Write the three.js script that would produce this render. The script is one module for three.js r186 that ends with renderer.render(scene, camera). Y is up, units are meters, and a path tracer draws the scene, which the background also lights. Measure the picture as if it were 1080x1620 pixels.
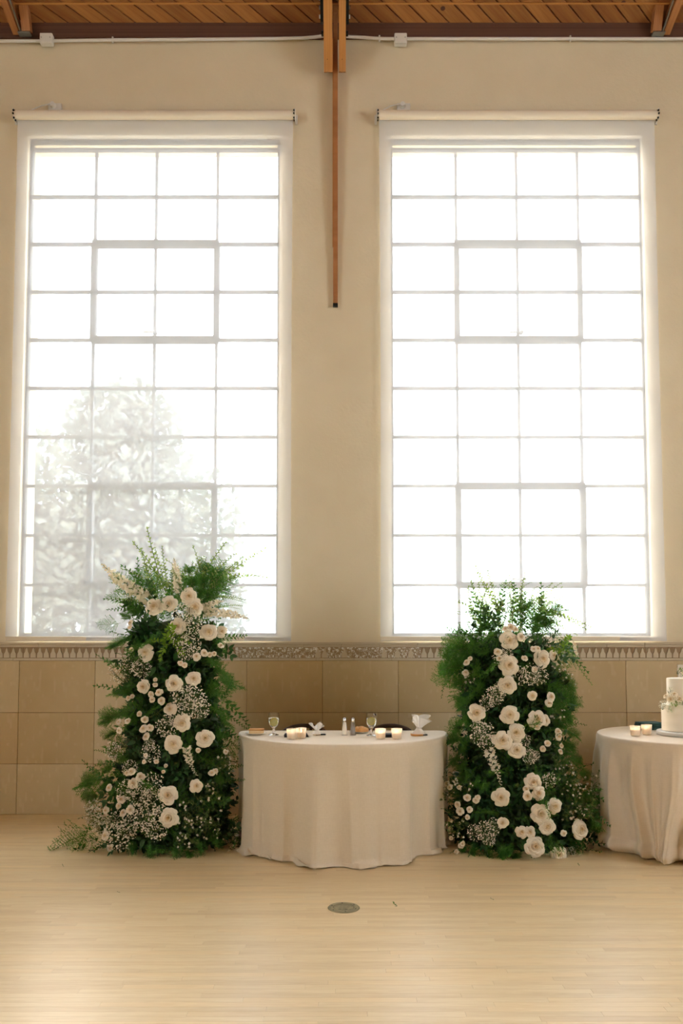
import * as THREE from 'three';
import { mergeGeometries, mergeVertices, toCreasedNormals } from 'three/addons/utils/BufferGeometryUtils.js';
import { RoundedBoxGeometry } from 'three/addons/geometries/RoundedBoxGeometry.js';

// ------------------------------------------------------------------ camera
const scene = new THREE.Scene();
const camera = new THREE.PerspectiveCamera(2 * Math.atan(810 / 1262) * 180 / Math.PI, 1080 / 1620, 0.05, 200);
camera.position.set(0, 1.36, 6.4);
camera.rotation.x = 3.24 * Math.PI / 180;                 // a slight upward tilt
camera.setViewOffset(1080, 1620, 0, -134, 1080, 1620);    // the lens shifted up
camera.updateProjectionMatrix();

// ------------------------------------------------------------------ sky, sun, exposure
scene.background = new THREE.Color(0.94, 1.0, 1.09);        // bright even haze
scene.backgroundIntensity = 6.0;
const sun = new THREE.DirectionalLight(0xfff0dc, 3.5);    // low sun behind the left window
sun.position.set(-1.55 - 4.04, 3.4 + 5.11, -9.73);
sun.target.position.set(-1.55, 3.4, 0);
sun.shadow.radius = 26;
sun.castShadow = true;
Object.assign(sun.shadow.camera, { left: -9, right: 9, top: 9, bottom: -9, near: 0.5, far: 40 });
sun.shadow.mapSize.set(2048, 2048);
scene.add(sun, sun.target);
const renderer = new THREE.WebGLRenderer({ antialias: true });
renderer.toneMapping = THREE.LinearToneMapping;
renderer.toneMappingExposure = 2.0;
renderer.shadowMap.enabled = true;

// ------------------------------------------------------------------ helpers
const PI = Math.PI, { lerp, clamp, smoothstep } = THREE.MathUtils;
function rng(seed) {
  let a = seed >>> 0;
  return () => { a = (a + 0x6d2b79f5) >>> 0; let t = Math.imul(a ^ (a >>> 15), 1 | a); t = (t + Math.imul(t ^ (t >>> 7), 61 | t)) ^ t; return ((t ^ (t >>> 14)) >>> 0) / 4294967296; };
}
const V = (x, y, z) => new THREE.Vector3(x, y, z);
const taken = new Map();
function numbered(name) { const n = taken.get(name) ?? 0; taken.set(name, n + 1); return n ? `${name}_${String(n).padStart(3, '0')}` : name; }
function tag(o, label, category, group, kind) {
  if (label) o.userData.label = label;
  if (category) o.userData.category = category;
  if (group) o.userData.group = group;
  if (kind) o.userData.kind = kind;
  return o;
}
function part(name, geometry, material, parent, label) {
  const m = new THREE.Mesh(geometry, material);
  m.name = parent ? name : numbered(name);
  m.castShadow = m.receiveShadow = true;
  if (label) m.userData.label = label;
  (parent ?? scene).add(m);
  return m;
}
function thing(name, label, category, [x, y, z] = [0, 0, 0], turn = 0, group) {
  const o = new THREE.Group();
  o.name = numbered(name); o.position.set(x, y, z); o.rotation.y = turn;
  scene.add(o);
  return tag(o, label, category, group);
}
function setting(name, geometry, material) {
  const o = geometry ? part(name, geometry, material) : new THREE.Group();
  if (!geometry) { o.name = numbered(name); scene.add(o); }
  o.userData.kind = 'structure';
  return o;
}
function copyOf(root, label, [x, y, z], turn = 0) {
  const c = root.clone(); c.name = numbered(root.name.replace(/_\d{3}$/, '')); scene.add(c);
  c.position.set(x, y, z); c.rotation.y = turn; c.userData.label = label;
  return c;
}
const box = (w, h, d, x = 0, y = 0, z = 0) => new THREE.BoxGeometry(w, h, d).translate(x, y, z);
const rbox = (w, h, d, r, x = 0, y = 0, z = 0, s = 2) => new RoundedBoxGeometry(w, h, d, s, r).translate(x, y, z);
const cyl = (r1, r2, h, n = 20, x = 0, y = 0, z = 0) => new THREE.CylinderGeometry(r1, r2, h, n).translate(x, y, z);
const lathe = (pts, n = 32) => new THREE.LatheGeometry(pts.map(([r, y]) => new THREE.Vector2(r, y)), n);
const tube = (pts, r, seg = 24, n = 8) => new THREE.TubeGeometry(new THREE.CatmullRomCurve3(pts.map((p) => V(...p))), seg, r, n);
const merge = (list) => mergeGeometries(list.map((g) => { const k = g.index ? g.toNonIndexed() : g; for (const a of Object.keys(k.attributes)) if (!['position', 'normal', 'uv', 'color'].includes(a)) k.deleteAttribute(a); return k; }));
// a box from a to b, w wide across x and d deep
function bar(a, b, w, d) {
  const u = b.clone().sub(a), g = new THREE.BoxGeometry(w, u.length(), d), m = new THREE.Matrix4();
  const y = u.clone().normalize(), x = V(1, 0, 0).addScaledVector(y, -y.x).normalize(), z = x.clone().cross(y);
  return g.applyMatrix4(m.makeBasis(x, y, z).setPosition(a.clone().lerp(b, 0.5)));
}

// value noise on a torus: tiles without a seam
function noise2(seed) {
  const r = rng(seed), T = new Float32Array(65536);
  for (let i = 0; i < 65536; i++) T[i] = r();
  return (x, y, px, py) => {
    const ix = Math.floor(x), iy = Math.floor(y), fx = x - ix, fy = y - iy, sx = fx * fx * (3 - 2 * fx), sy = fy * fy * (3 - 2 * fy);
    const at = (i, j) => T[((((j % py) + py) % py) * 251 + (((i % px) + px) % px)) & 65535];
    return lerp(lerp(at(ix, iy), at(ix + 1, iy), sx), lerp(at(ix, iy + 1), at(ix + 1, iy + 1), sx), sy);
  };
}
function texture(w, h, fn, srgb = true, rep = [1, 1]) {
  const data = new Uint8Array(w * h * 4);
  for (let y = 0; y < h; y++) for (let x = 0; x < w; x++) {
    const c = fn(x / w, y / h), o = (y * w + x) * 4;
    for (let k = 0; k < 3; k++) data[o + k] = clamp(Math.round((c.length ? c[k] : c) * 255), 0, 255);
    data[o + 3] = 255;
  }
  const t = new THREE.DataTexture(data, w, h);
  t.wrapS = t.wrapT = THREE.RepeatWrapping; t.magFilter = THREE.LinearFilter; t.minFilter = THREE.LinearMipmapLinearFilter; t.generateMipmaps = true;
  if (srgb) t.colorSpace = THREE.SRGBColorSpace;
  t.repeat.set(...rep); t.needsUpdate = true;
  return t;
}
const hex = (c) => { const k = new THREE.Color(c); return [k.r, k.g, k.b].map((v) => (v <= 0.0031308 ? v * 12.92 : 1.055 * v ** (1 / 2.4) - 0.055)); };
const mixc = (a, b, t) => [0, 1, 2].map((k) => a[k] + (b[k] - a[k]) * t);
const std = (o) => new THREE.MeshStandardMaterial(o), phys = (o) => new THREE.MeshPhysicalMaterial(o);
const n1 = noise2(11), n2 = noise2(22), n3 = noise2(33);
const fbm = (n, u, v, fx, fy) => 0.5 * n(u * fx, v * fy, fx, fy) + 0.3 * n(u * fx * 2, v * fy * 2, fx * 2, fy * 2) + 0.2 * n(u * fx * 4, v * fy * 4, fx * 4, fy * 4);
const grain = (base, dark, fx, fy, amount = 1) => (u, v) => { const a = fbm(n1, u, v, fx, fy), b = n2(u * fx * 8, v * fy * 6, fx * 8, fy * 6); return mixc(base, dark, clamp((a - 0.35) * 1.3 + (b - 0.5) * 0.35, 0, 1) * amount); };

// ------------------------------------------------------------------ materials
const M = {};
M.plaster = std({ color: 0xffffff, roughness: 0.9, map: texture(512, 512, (u, v) => mixc(hex('#ded1b3'), hex('#d6c8a8'), fbm(n1, u, v, 6, 6)), true, [0.5, 0.5]), bumpMap: texture(512, 512, (u, v) => fbm(n2, u, v, 40, 40), false, [1, 1]), bumpScale: 0.0012 });
M.paint = std({ color: '#d8d0bd', roughness: 0.6 });
M.sashPaint = std({ color: '#3c433c', roughness: 0.6 });
M.pane = phys({ color: 0xffffff, roughness: 0, transmission: 1, thickness: 0, ior: 1.45 });
M.shade = phys({ color: '#f4f5f6', roughness: 0.35, transmission: 0.5, thickness: 0, specularIntensity: 0.15, bumpMap: texture(128, 128, (u, v) => 0.5 + 0.25 * Math.sin(u * 2 * PI * 32) + 0.25 * Math.sin(v * 2 * PI * 32), false, [12, 12]), bumpScale: 0.0002 });
M.rollFabric = std({ color: '#e6dac3', roughness: 0.7 });
M.steel = std({ color: '#8d8f8a', roughness: 0.35, metalness: 0.9 });
M.darkSteel = std({ color: '#1f211f', roughness: 0.5, metalness: 0.6 });
M.whiteMetal = std({ color: '#d9d6cc', roughness: 0.45 });
M.tile = std({ color: 0xffffff, roughness: 0.62, map: texture(512, 512, (u, v) => mixc(mixc(hex('#d0bb92'), hex('#c4ae84'), fbm(n1, u, v, 5, 4)), hex('#d6c39d'), clamp((n3(u * 48, v * 24, 48, 24) - 0.72) * 2.2, 0, 0.5))), bumpMap: texture(256, 256, (u, v) => fbm(n2, u, v, 20, 20), false), bumpScale: 0.0006 });
M.tileB = M.tile.clone(); M.tileB.color.set('#f4eee4');
M.tileC = M.tile.clone(); M.tileC.color.set('#fbf3ea');
M.grout = std({ color: '#6d5638', roughness: 0.95 });
M.friezeGround = std({ color: '#9c8467', roughness: 0.8 });
M.friezeMotif = std({ color: '#c9bba0', roughness: 0.7 });
M.ledge = std({ color: '#c3b398', roughness: 0.7 });
M.friezeFlaked = std({ color: 0xffffff, roughness: 0.5, map: texture(512, 128, (u, v) => { const a = n1(u * 90, v * 22, 90, 22), b = n2(u * 30, v * 8, 30, 8); return a * 0.6 + b * 0.5 > 0.67 ? hex('#e9e6dc') : mixc(hex('#9c8467'), hex('#b9aa8e'), b); }, true, [2.2, 8]) });
M.floorWood = std({ color: 0xffffff, roughness: 0.36, vertexColors: true, map: texture(1024, 128, (u, v) => { const a = fbm(n1, u, v, 6, 10), b = n2(u * 24, v * 60, 24, 60); return mixc(hex('#eed8aa'), hex('#dfc490'), clamp(a * 0.8 + (b - 0.5) * 0.5, 0, 1)); }) });
M.subfloor = std({ color: '#8f6f45', roughness: 0.9 });
M.cedar = std({ color: 0xffffff, roughness: 0.6, vertexColors: true, map: texture(512, 256, grain(hex('#a8743f'), hex('#855028'), 3, 14), true, [0.5, 2]) });
M.fir = std({ color: 0xffffff, roughness: 0.55, map: texture(256, 512, (u, v) => mixc(hex('#c98f4b'), hex('#a86c31'), clamp(fbm(n1, v, u, 2, 12) * 1.1 - 0.1, 0, 1))) });
M.redFir = std({ color: 0xffffff, roughness: 0.55, map: texture(256, 512, (u, v) => mixc(hex('#b67d4c'), hex('#965f36'), clamp(fbm(n1, v, u, 2, 12) * 1.1 - 0.1, 0, 1))) });
M.darkTimber = std({ color: 0xffffff, roughness: 0.75, map: texture(512, 256, grain(hex('#5e4030'), hex('#452c1f'), 3, 10)) });
M.walnut = std({ color: 0xffffff, roughness: 0.4, map: texture(256, 256, grain(hex('#4a3526'), hex('#2c1e15'), 3, 10)) });
const weave = texture(256, 256, (u, v) => { const s = 64, a = Math.sin(u * 2 * PI * s), b = Math.sin(v * 2 * PI * s), c = n1(u * 4, v * 128, 4, 128), d = n2(u * 128, v * 4, 128, 4); return 0.4 + 0.14 * a * b + 0.26 * c + 0.26 * d; }, false, [5, 5]);
const linenMap = (a, b) => texture(256, 256, (u, v) => mixc(hex(a), hex(b), clamp(0.5 * n1(u * 9, v * 120, 9, 120) + 0.5 * n2(u * 120, v * 9, 120, 9), 0, 1)), true, [7, 7]);
M.linen = phys({ color: 0xffffff, roughness: 0.55, map: linenMap('#dccdb2', '#d1c1a4'), bumpMap: weave, bumpScale: 0.0004, side: THREE.DoubleSide, sheen: 1, sheenColor: new THREE.Color('#fff6e8'), sheenRoughness: 0.5 });
M.linenCream = phys({ color: 0xffffff, roughness: 0.55, map: linenMap('#dccbb0', '#d3c0a2'), bumpMap: weave, bumpScale: 0.0002, side: THREE.DoubleSide, sheen: 1, sheenColor: new THREE.Color('#fff6e8'), sheenRoughness: 0.5 });
M.porcelain = std({ color: '#ece8de', roughness: 0.25 });
M.bread = std({ color: 0xffffff, roughness: 0.85, map: texture(128, 128, (u, v) => mixc(hex('#d9a465'), hex('#b97f42'), fbm(n1, u, v, 6, 6))), bumpMap: texture(128, 128, (u, v) => fbm(n2, u, v, 12, 12), false), bumpScale: 0.002 });
M.crumb = std({ color: '#e3c490', roughness: 0.95 });
M.glass = phys({ color: 0xffffff, roughness: 0.02, transmission: 1, thickness: 0.003, ior: 1.48 });
M.thinGlass = phys({ color: '#fbf6ee', roughness: 0.3, transmission: 0.85, thickness: 0, ior: 1.45 });
M.water = phys({ color: 0xffffff, roughness: 0, transmission: 1, thickness: 0.05, ior: 1.33, attenuationColor: new THREE.Color('#eef2d8'), attenuationDistance: 0.12 });
M.lemonRind = std({ color: '#e8cf4a', roughness: 0.5 });
M.lemonFlesh = phys({ color: '#f3e88f', roughness: 0.5, transmission: 0.3, thickness: 0 });
M.wax = phys({ color: '#f8efe2', roughness: 0.9, transmission: 0.5, thickness: 0 });
M.flame = std({ color: '#201008', emissive: new THREE.Color(1.0, 0.84, 0.6), emissiveIntensity: 1.6 });
M.chrome = std({ color: '#d9d9d6', roughness: 0.15, metalness: 1 });
M.salt = std({ color: '#efece4', roughness: 0.95 });
M.pepper = std({ color: 0xffffff, roughness: 0.95, map: texture(64, 64, (u, v) => mixc(hex('#2c2722'), hex('#6f6456'), n1(u * 40, v * 40, 40, 40) > 0.6 ? 1 : 0.1)) });
M.blackCloth = std({ color: '#15171a', roughness: 0.9 });
M.greenCloth = std({ color: '#2c4a44', roughness: 0.9 });
M.tulle = phys({ color: '#f3efe6', roughness: 0.9, transmission: 0.45, thickness: 0, transparent: true, opacity: 0.62, side: THREE.DoubleSide });
M.ribbon = std({ color: '#1d211d', roughness: 0.6 });
M.icing = std({ color: '#f2ead6', roughness: 0.55, bumpMap: texture(64, 256, (u, v) => 0.5 + 0.35 * Math.sin(v * 2 * PI * 16) + 0.3 * (n1(u * 4, v * 60, 4, 60) - 0.5), false), bumpScale: 0.0016 });
M.marble = std({ color: 0xffffff, roughness: 0.4, map: texture(256, 256, (u, v) => mixc(hex('#dcdad2'), hex('#b9b6ae'), clamp(fbm(n1, u, v, 5, 5) * 2 - 0.7, 0, 1))) });
M.brass = std({ color: 0xffffff, roughness: 0.55, metalness: 0.55, map: texture(256, 256, (u, v) => mixc(hex('#a3976f'), hex('#6e684c'), clamp(fbm(n1, u, v, 9, 9) * 1.5 - 0.3, 0, 1))) });
M.brassDark = std({ color: '#4c4833', roughness: 0.6, metalness: 0.5 });
const leafy = (c, t = 0.35, r = 0.62) => phys({ color: c, roughness: r, transmission: t, thickness: 0, side: THREE.DoubleSide, specularIntensity: 0.35 });
M.leafDark = std({ color: '#3a5f2e', roughness: 0.65, side: THREE.DoubleSide });
M.leafMass = std({ color: '#345829', roughness: 0.7, side: THREE.DoubleSide });
M.leafMid = leafy('#57843a', 0.4);
M.ruscus = leafy('#4f7c37', 0.38);
M.twigLeaf = leafy('#9fb665', 0.55);
M.clusterLeaf = leafy('#748a4c', 0.4);
M.leafBright = leafy('#86b038', 0.5);
M.fern = leafy('#62963c', 0.45);
M.stem = std({ color: '#4d6030', roughness: 0.7 });
M.moss = std({ color: '#47572f', roughness: 1 });
M.petal = phys({ color: 0xffffff, vertexColors: true, roughness: 0.8, transmission: 0.28, thickness: 0, side: THREE.DoubleSide, specularIntensity: 0.3, sheen: 0.2, sheenRoughness: 0.5 });
M.petalWhite = phys({ color: '#f8f0da', roughness: 0.8, transmission: 0.4, thickness: 0, side: THREE.DoubleSide, specularIntensity: 0.3 });
M.petalGreen = phys({ color: '#c9cf98', roughness: 0.75, transmission: 0.3, thickness: 0, side: THREE.DoubleSide, specularIntensity: 0.3 });
M.breath = std({ color: '#f6edd6', roughness: 0.85 });
M.blush = phys({ color: '#e2b596', roughness: 0.75, transmission: 0.25, thickness: 0, side: THREE.DoubleSide });
M.card = std({ color: '#e4ddd0', roughness: 0.6 });
M.cardInk = std({ color: '#9d958a', roughness: 0.7 });
M.bark = std({ color: '#4a3d2e', roughness: 0.95 });
M.treeLeaf = leafy('#87918a', 0.4);
M.ground = std({ color: 0xffffff, roughness: 0.95, map: texture(256, 256, (u, v) => mixc(hex('#b9b1a0'), hex('#a29a88'), fbm(n1, u, v, 8, 8)), true, [20, 20]) });
// ------------------------------------------------------------------ the setting: floor
const HALF = 6.2, DEEP = 11.2, SLOPE = 0.28, EAVE = 6.50;
{
  const floor = setting('floor', box(2 * HALF + 0.6, 0.2, DEEP + 0.6, 0, -0.112, DEEP / 2), M.subfloor);
  const r = rng(5), W = 0.0384, lengths = [0.36, 0.5, 0.66, 0.82, 1.0], tones = [[1, 1, 1], [0.95, 0.93, 0.9], [1.03, 1.01, 0.98], [0.98, 0.955, 0.92], [0.92, 0.885, 0.84]];
  const shapes = tones.map((t) => lengths.map((L) => {
    const g = box(L - 0.0007, 0.012, W - 0.0006, 0, -0.006, 0).toNonIndexed(), uv = g.attributes.uv, p = g.attributes.position, u0 = r(), v0 = r(), c = new Float32Array(p.count * 3);
    for (let i = 0; i < p.count; i++) { uv.setXY(i, u0 + p.getX(i) * 0.9, v0 + p.getZ(i) * 6); for (let k = 0; k < 3; k++) c[i * 3 + k] = t[k] * (0.985 + 0); }
    return g.setAttribute('color', new THREE.BufferAttribute(c, 3));
  }));
  const near = [], rest = [];
  for (let row = 0; row * W < DEEP; row++) {
    const z = row * W + W / 2, d = 6.4 - z, half = d > 2.85 ? 0.432 * d + 0.05 : 0;
    let x = -HALF - r() * 0.9;
    while (x < HALF) {
      const k = Math.floor(r() * 5), t = Math.floor(r() * r() * 5 + (r() < 0.2 ? 1 : 0)) % 5, L = lengths[k], b = [shapes[t][k], x + L / 2, z, d];
      (x + L > -half && x < half && half ? near : rest).push(b);
      x += L;
    }
  }
  near.sort((a, b) => a[3] - b[3]);
  for (const [g, x, z] of near.slice(0, 300)) part('plank', g, M.floorWood, floor).position.set(x, 0, z);
  const far = mergeGeometries([...near.slice(300), ...rest].map(([g, x, z]) => g.clone().translate(x, 0, z)));
  tag(part('planks', far, M.floorWood, floor), null, null, null, 'stuff');
}

// ------------------------------------------------------------------ walls
const WIN = [-1.556, 1.45], SILL = 1.405, HEAD = 5.56;
function wallShape(holes, top) {
  const s = new THREE.Shape([[-HALF - 0.3, -0.2], [HALF + 0.3, -0.2], [HALF + 0.3, top], [-HALF - 0.3, top]].map((p) => new THREE.Vector2(...p)));
  for (const [x0, x1, y0, y1] of holes) s.holes.push(new THREE.Path([[x0, y0], [x0, y1], [x1, y1], [x1, y0]].map((p) => new THREE.Vector2(...p))));
  return new THREE.ExtrudeGeometry(s, { depth: 0.3, bevelEnabled: false });
}
const wallBack = setting('wall_back', wallShape(WIN.map((x) => [x - 1.045, x + 1.045, SILL, HEAD]), EAVE + 0.05).translate(0, 0, -0.3), M.plaster);
const SIDE = { 1: [4.6], '-1': [6.4] }, FRONT = [];
setting('wall_front', wallShape(FRONT.map((x) => [x - 1.045, x + 1.045, SILL, HEAD]), EAVE + 0.05).translate(0, 0, DEEP), M.plaster);
for (const [name, s] of [['wall_left', -1], ['wall_right', 1]]) {
  const g = new THREE.Shape([[0, -0.2], [DEEP, -0.2], [DEEP, EAVE], [DEEP / 2, EAVE + SLOPE * DEEP / 2], [0, EAVE]].map((p) => new THREE.Vector2(-p[0], p[1])));
  for (const z of SIDE[s]) g.holes.push(new THREE.Path([[z - 1.045, SILL], [z - 1.045, HEAD], [z + 1.045, HEAD], [z + 1.045, SILL]].map((p) => new THREE.Vector2(-p[0], p[1]))));
  setting(name, new THREE.ExtrudeGeometry(g, { depth: 0.3, bevelEnabled: false }).rotateY(PI / 2).translate(s > 0 ? HALF : -HALF - 0.3, 0, 0), M.plaster);
}

// wainscot of stone tiles and the carved frieze above it, all pieces of the window wall
{
  const cols = [0, 0.395, 0.799, 1.211], pitch = 0.6037, mats = [M.tile, M.tileB, M.tileC], r = rng(9);
  part('grout', box(2 * HALF, 1.34, 0.014, 0, 0.67, 0.007), M.grout, wallBack);
  const geo = [0, 1, 2].map((j) => [0, 1, 2].map(() => {
    const h = cols[j + 1] - cols[j], g = rbox(pitch - 0.003, h - 0.003, 0.022, 0.0025), p = g.attributes.position, uv = g.attributes.uv, u0 = r(), v0 = r();
    for (let i = 0; i < p.count; i++) uv.setXY(i, u0 + p.getX(i) * 0.9, v0 + p.getY(i) * 0.9);
    return g;
  }));
  for (let j = 0; j < 3; j++) for (let k = -6; k < 15; k++) {
    const x = -2.566 + pitch * (k + 0.5);
    if (Math.abs(x) > HALF - 0.1) continue;
    part('tile', geo[j][Math.floor(r() * 3)], mats[Math.floor(r() * 3)], wallBack).position.set(x, (cols[j] + cols[j + 1]) / 2, 0.011 + (r() - 0.5) * 0.0012);
  }
  const motif = new THREE.Shape();
  motif.moveTo(-0.021, 0.004); motif.lineTo(0.021, 0.004); motif.lineTo(0.021, 0.026);
  motif.bezierCurveTo(0.021, 0.04, 0.012, 0.042, 0.009, 0.052); motif.lineTo(0.007, 0.066); motif.lineTo(0, 0.081);
  motif.lineTo(-0.007, 0.066); motif.lineTo(-0.009, 0.052); motif.bezierCurveTo(-0.012, 0.042, -0.021, 0.04, -0.021, 0.026);
  const mg0 = new THREE.ExtrudeGeometry(motif, { depth: 0.006, bevelEnabled: true, bevelSize: 0.0015, bevelThickness: 0.0015, bevelSegments: 1, curveSegments: 4 });
  const shifted = (g) => { const k = g.clone(), uv = k.attributes.uv, a = r(), b = r(); for (let i = 0; i < uv.count; i++) uv.setXY(i, uv.getX(i) + a, uv.getY(i) + b); return k; };
  const mg = [...Array(9).keys()].map(() => shifted(mg0));
  const ft0 = (() => { const g = rbox(0.1048, 0.085, 0.02, 0.001), p = g.attributes.position; for (let i = 0; i < p.count; i++) g.attributes.uv.setXY(i, p.getX(i), p.getY(i)); return g; })(), ft = [...Array(7).keys()].map(() => shifted(ft0)), led = rbox(0.6025, 0.02, 0.036, 0.004), lip = rbox(0.3008, 0.019, 0.03, 0.003), low = rbox(0.3008, 0.019, 0.027, 0.003);
  for (let k = -56; k < 56; k++) {
    const x = k * 0.1055 + 0.05, flaked = x > -0.86 && x < 0.62, t = part('frieze_tile', ft[Math.floor(r() * 7)], flaked ? M.friezeFlaked : M.friezeGround, wallBack);
    t.position.set(x, 1.274, 0.012);
    if (Math.abs(x) < 3.3) for (const s of [-1, 1]) part('motif', mg[Math.floor(r() * 9)], flaked && r() < 0.75 ? M.friezeFlaked : M.friezeMotif, t).position.set(s * 0.0264, -0.043, 0.0105);
  }
  for (let k = -10; k < 10; k++) part('ledge', led, M.ledge, wallBack).position.set((k + 0.5) * 0.6037, 1.347, 0.018);
  for (let k = -20; k < 20; k++) {
    part('frieze_moulding', lip, M.ledge, wallBack).position.set((k + 0.5) * 0.3018, 1.327, 0.015);
    part('frieze_moulding', low, M.friezeMotif, wallBack).position.set((k + 0.5) * 0.3018 + 0.1, 1.221, 0.0135);
  }
}

// ------------------------------------------------------------------ steel windows
const COLS = [-1.028, -0.496, 0.01, 0.521, 1.028], ROWS = [...Array(11).keys()].map((k) => 1.4136 + 0.4067 * k);
function makeWindow() {
  const w = setting('window_1');
  const zf = -0.075;
  part('window_frame', merge([box(2.08, 0.03, 0.05, 0, ROWS[0] + 0.003, 0), box(2.085, 0.024, 0.05, 0, ROWS[10] + 0.071, 0), box(2.08, 0.024, 0.03, 0, ROWS[10], 0), box(0.02, 4.15, 0.05, -1.034, 3.48, 0), box(0.02, 4.15, 0.05, 1.034, 3.48, 0)]).translate(0, 0, zf), M.sashPaint, w);
  const hbar = box(2.05, 0.022, 0.03), vbar = box(0.022, 4.07, 0.03);
  for (let k = 1; k < 10; k++) part('muntin', hbar, M.sashPaint, w).position.set(0, ROWS[k], zf);
  for (let k = 1; k < 4; k++) part('muntin', vbar, M.sashPaint, w).position.set(COLS[k], 3.447, zf);
  const panes = COLS.slice(1).map((x, i) => new THREE.PlaneGeometry(x - COLS[i], 0.4067));
  for (let j = 0; j < 10; j++) for (let i = 0; i < 4; i++) part('pane', panes[i], M.pane, w).position.set((COLS[i] + COLS[i + 1]) / 2, (ROWS[j] + ROWS[j + 1]) / 2, zf);
  const light = new THREE.PlaneGeometry(2.05, 0.05);
  part('pane', light, M.pane, w).position.set(0, ROWS[10] + 0.036, zf);
  for (const [y0, y1] of [[ROWS[6], ROWS[8]], [ROWS[1], ROWS[3]]]) {
    const s = part('vent_sash', merge([box(1.05, 0.05, 0.06, 0.012, y0), box(1.05, 0.05, 0.06, 0.012, y1), box(0.046, y1 - y0, 0.06, COLS[1], (y0 + y1) / 2), box(0.046, y1 - y0, 0.06, COLS[3], (y0 + y1) / 2)]).translate(0, 0, zf + 0.005), M.sashPaint, w);
    part('handle', merge([cyl(0.016, 0.016, 0.03, 12).rotateX(PI / 2).translate(0.03, y0 + 0.045, zf + 0.05), rbox(0.11, 0.016, 0.012, 0.004, -0.02, y0 + 0.045, zf + 0.062)]), M.steel, s);
  }
  return w;
}
taken.set('window_1', 0);
const win1 = makeWindow();
win1.position.set(WIN[0], 0, 0);
const win2 = win1.clone(); win2.name = 'window_2'; scene.add(win2); win2.position.set(WIN[1], 0, 0);
[-1, 1].forEach((s, i) => { const w = win1.clone(); w.name = 'window_' + (i + 3); scene.add(w); w.position.set(s * HALF, 0, SIDE[s][0]); w.rotation.y = -s * PI / 2; });

// ------------------------------------------------------------------ roof
{
  const ceiling = setting('ceiling'), a = Math.atan(SLOPE), L = DEEP / 2 / Math.cos(a);
  ceiling.position.set(0, EAVE + 0.015, 0);
  const slab = (z0) => box(2 * HALF + 0.6, 0.16, L + 0.35, 0, 0.105, z0);
  const uvw = (g) => { const p = g.attributes.position, uv = g.attributes.uv; for (let i = 0; i < p.count; i++) uv.setXY(i, p.getX(i), p.getZ(i)); return g; };
  const cg = (g, t) => { const c = new Float32Array(g.attributes.position.count * 3); for (let i = 0; i < c.length; i++) c[i] = t[i % 3]; return g.setAttribute('color', new THREE.BufferAttribute(c, 3)); };
  part('roof_deck', cg(merge([uvw(slab(L / 2 - 0.17)).rotateX(-a), uvw(slab(-L / 2 + 0.17)).rotateX(a).translate(0, 0, DEEP)]), [0.85, 0.8, 0.75]), M.cedar, ceiling);
  // diagonal boards below the deck, square edged with open joints
  const r = rng(31), ang = Math.atan2(0.879 / Math.cos(a), 1), PW = 0.1235, len = 4.2, tones = [[1, 1, 1], [0.9, 0.86, 0.82], [1.08, 1.04, 1], [0.82, 0.76, 0.7]];
  const gs = tones.map((t) => { const g = rbox(len, 0.018, PW - 0.007, 0.004), p = g.attributes.position, uv = g.attributes.uv, u0 = r() * 3; for (let i = 0; i < p.count; i++) uv.setXY(i, u0 + p.getX(i), u0 * 2 + p.getZ(i)); return cg(g, t); });
  const board = new THREE.Matrix4(), tilt = new THREE.Matrix4().makeRotationX(-a), knot = new THREE.CylinderGeometry(0.017, 0.02, 0.003, 9);
  for (let k = -16; k < 17; k++) {
    // boards cross the wall at x = k * pitch and run away from it at an angle
    const x0 = k * 0.1868 + 0.03, half = len / 2 - 0.15;
    const m = part('ceiling_board', gs[Math.floor(r() * 4)], M.cedar, ceiling);
    m.matrix.copy(board.makeTranslation(x0 - Math.cos(ang) * half, 0, 0.05 + Math.sin(ang) * half)).premultiply(tilt).multiply(new THREE.Matrix4().makeRotationY(ang));
    m.matrix.decompose(m.position, m.quaternion, m.scale);
    if (k % 4 === 1) part('knot', knot, M.darkTimber, m).position.set(half - 0.12 - r() * 0.25, -0.009, (r() - 0.5) * 0.06);
  }
  part('batten', rbox(2 * HALF, 0.008, 0.014, 0.002, 0, 0, 0).rotateX(-a).translate(0, 0.032, 0.19), M.fir, ceiling);
  setting('trim_1', rbox(2 * HALF, 0.135, 0.03, 0.004, 0, 6.455, 0.015), M.darkTimber);
}

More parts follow.
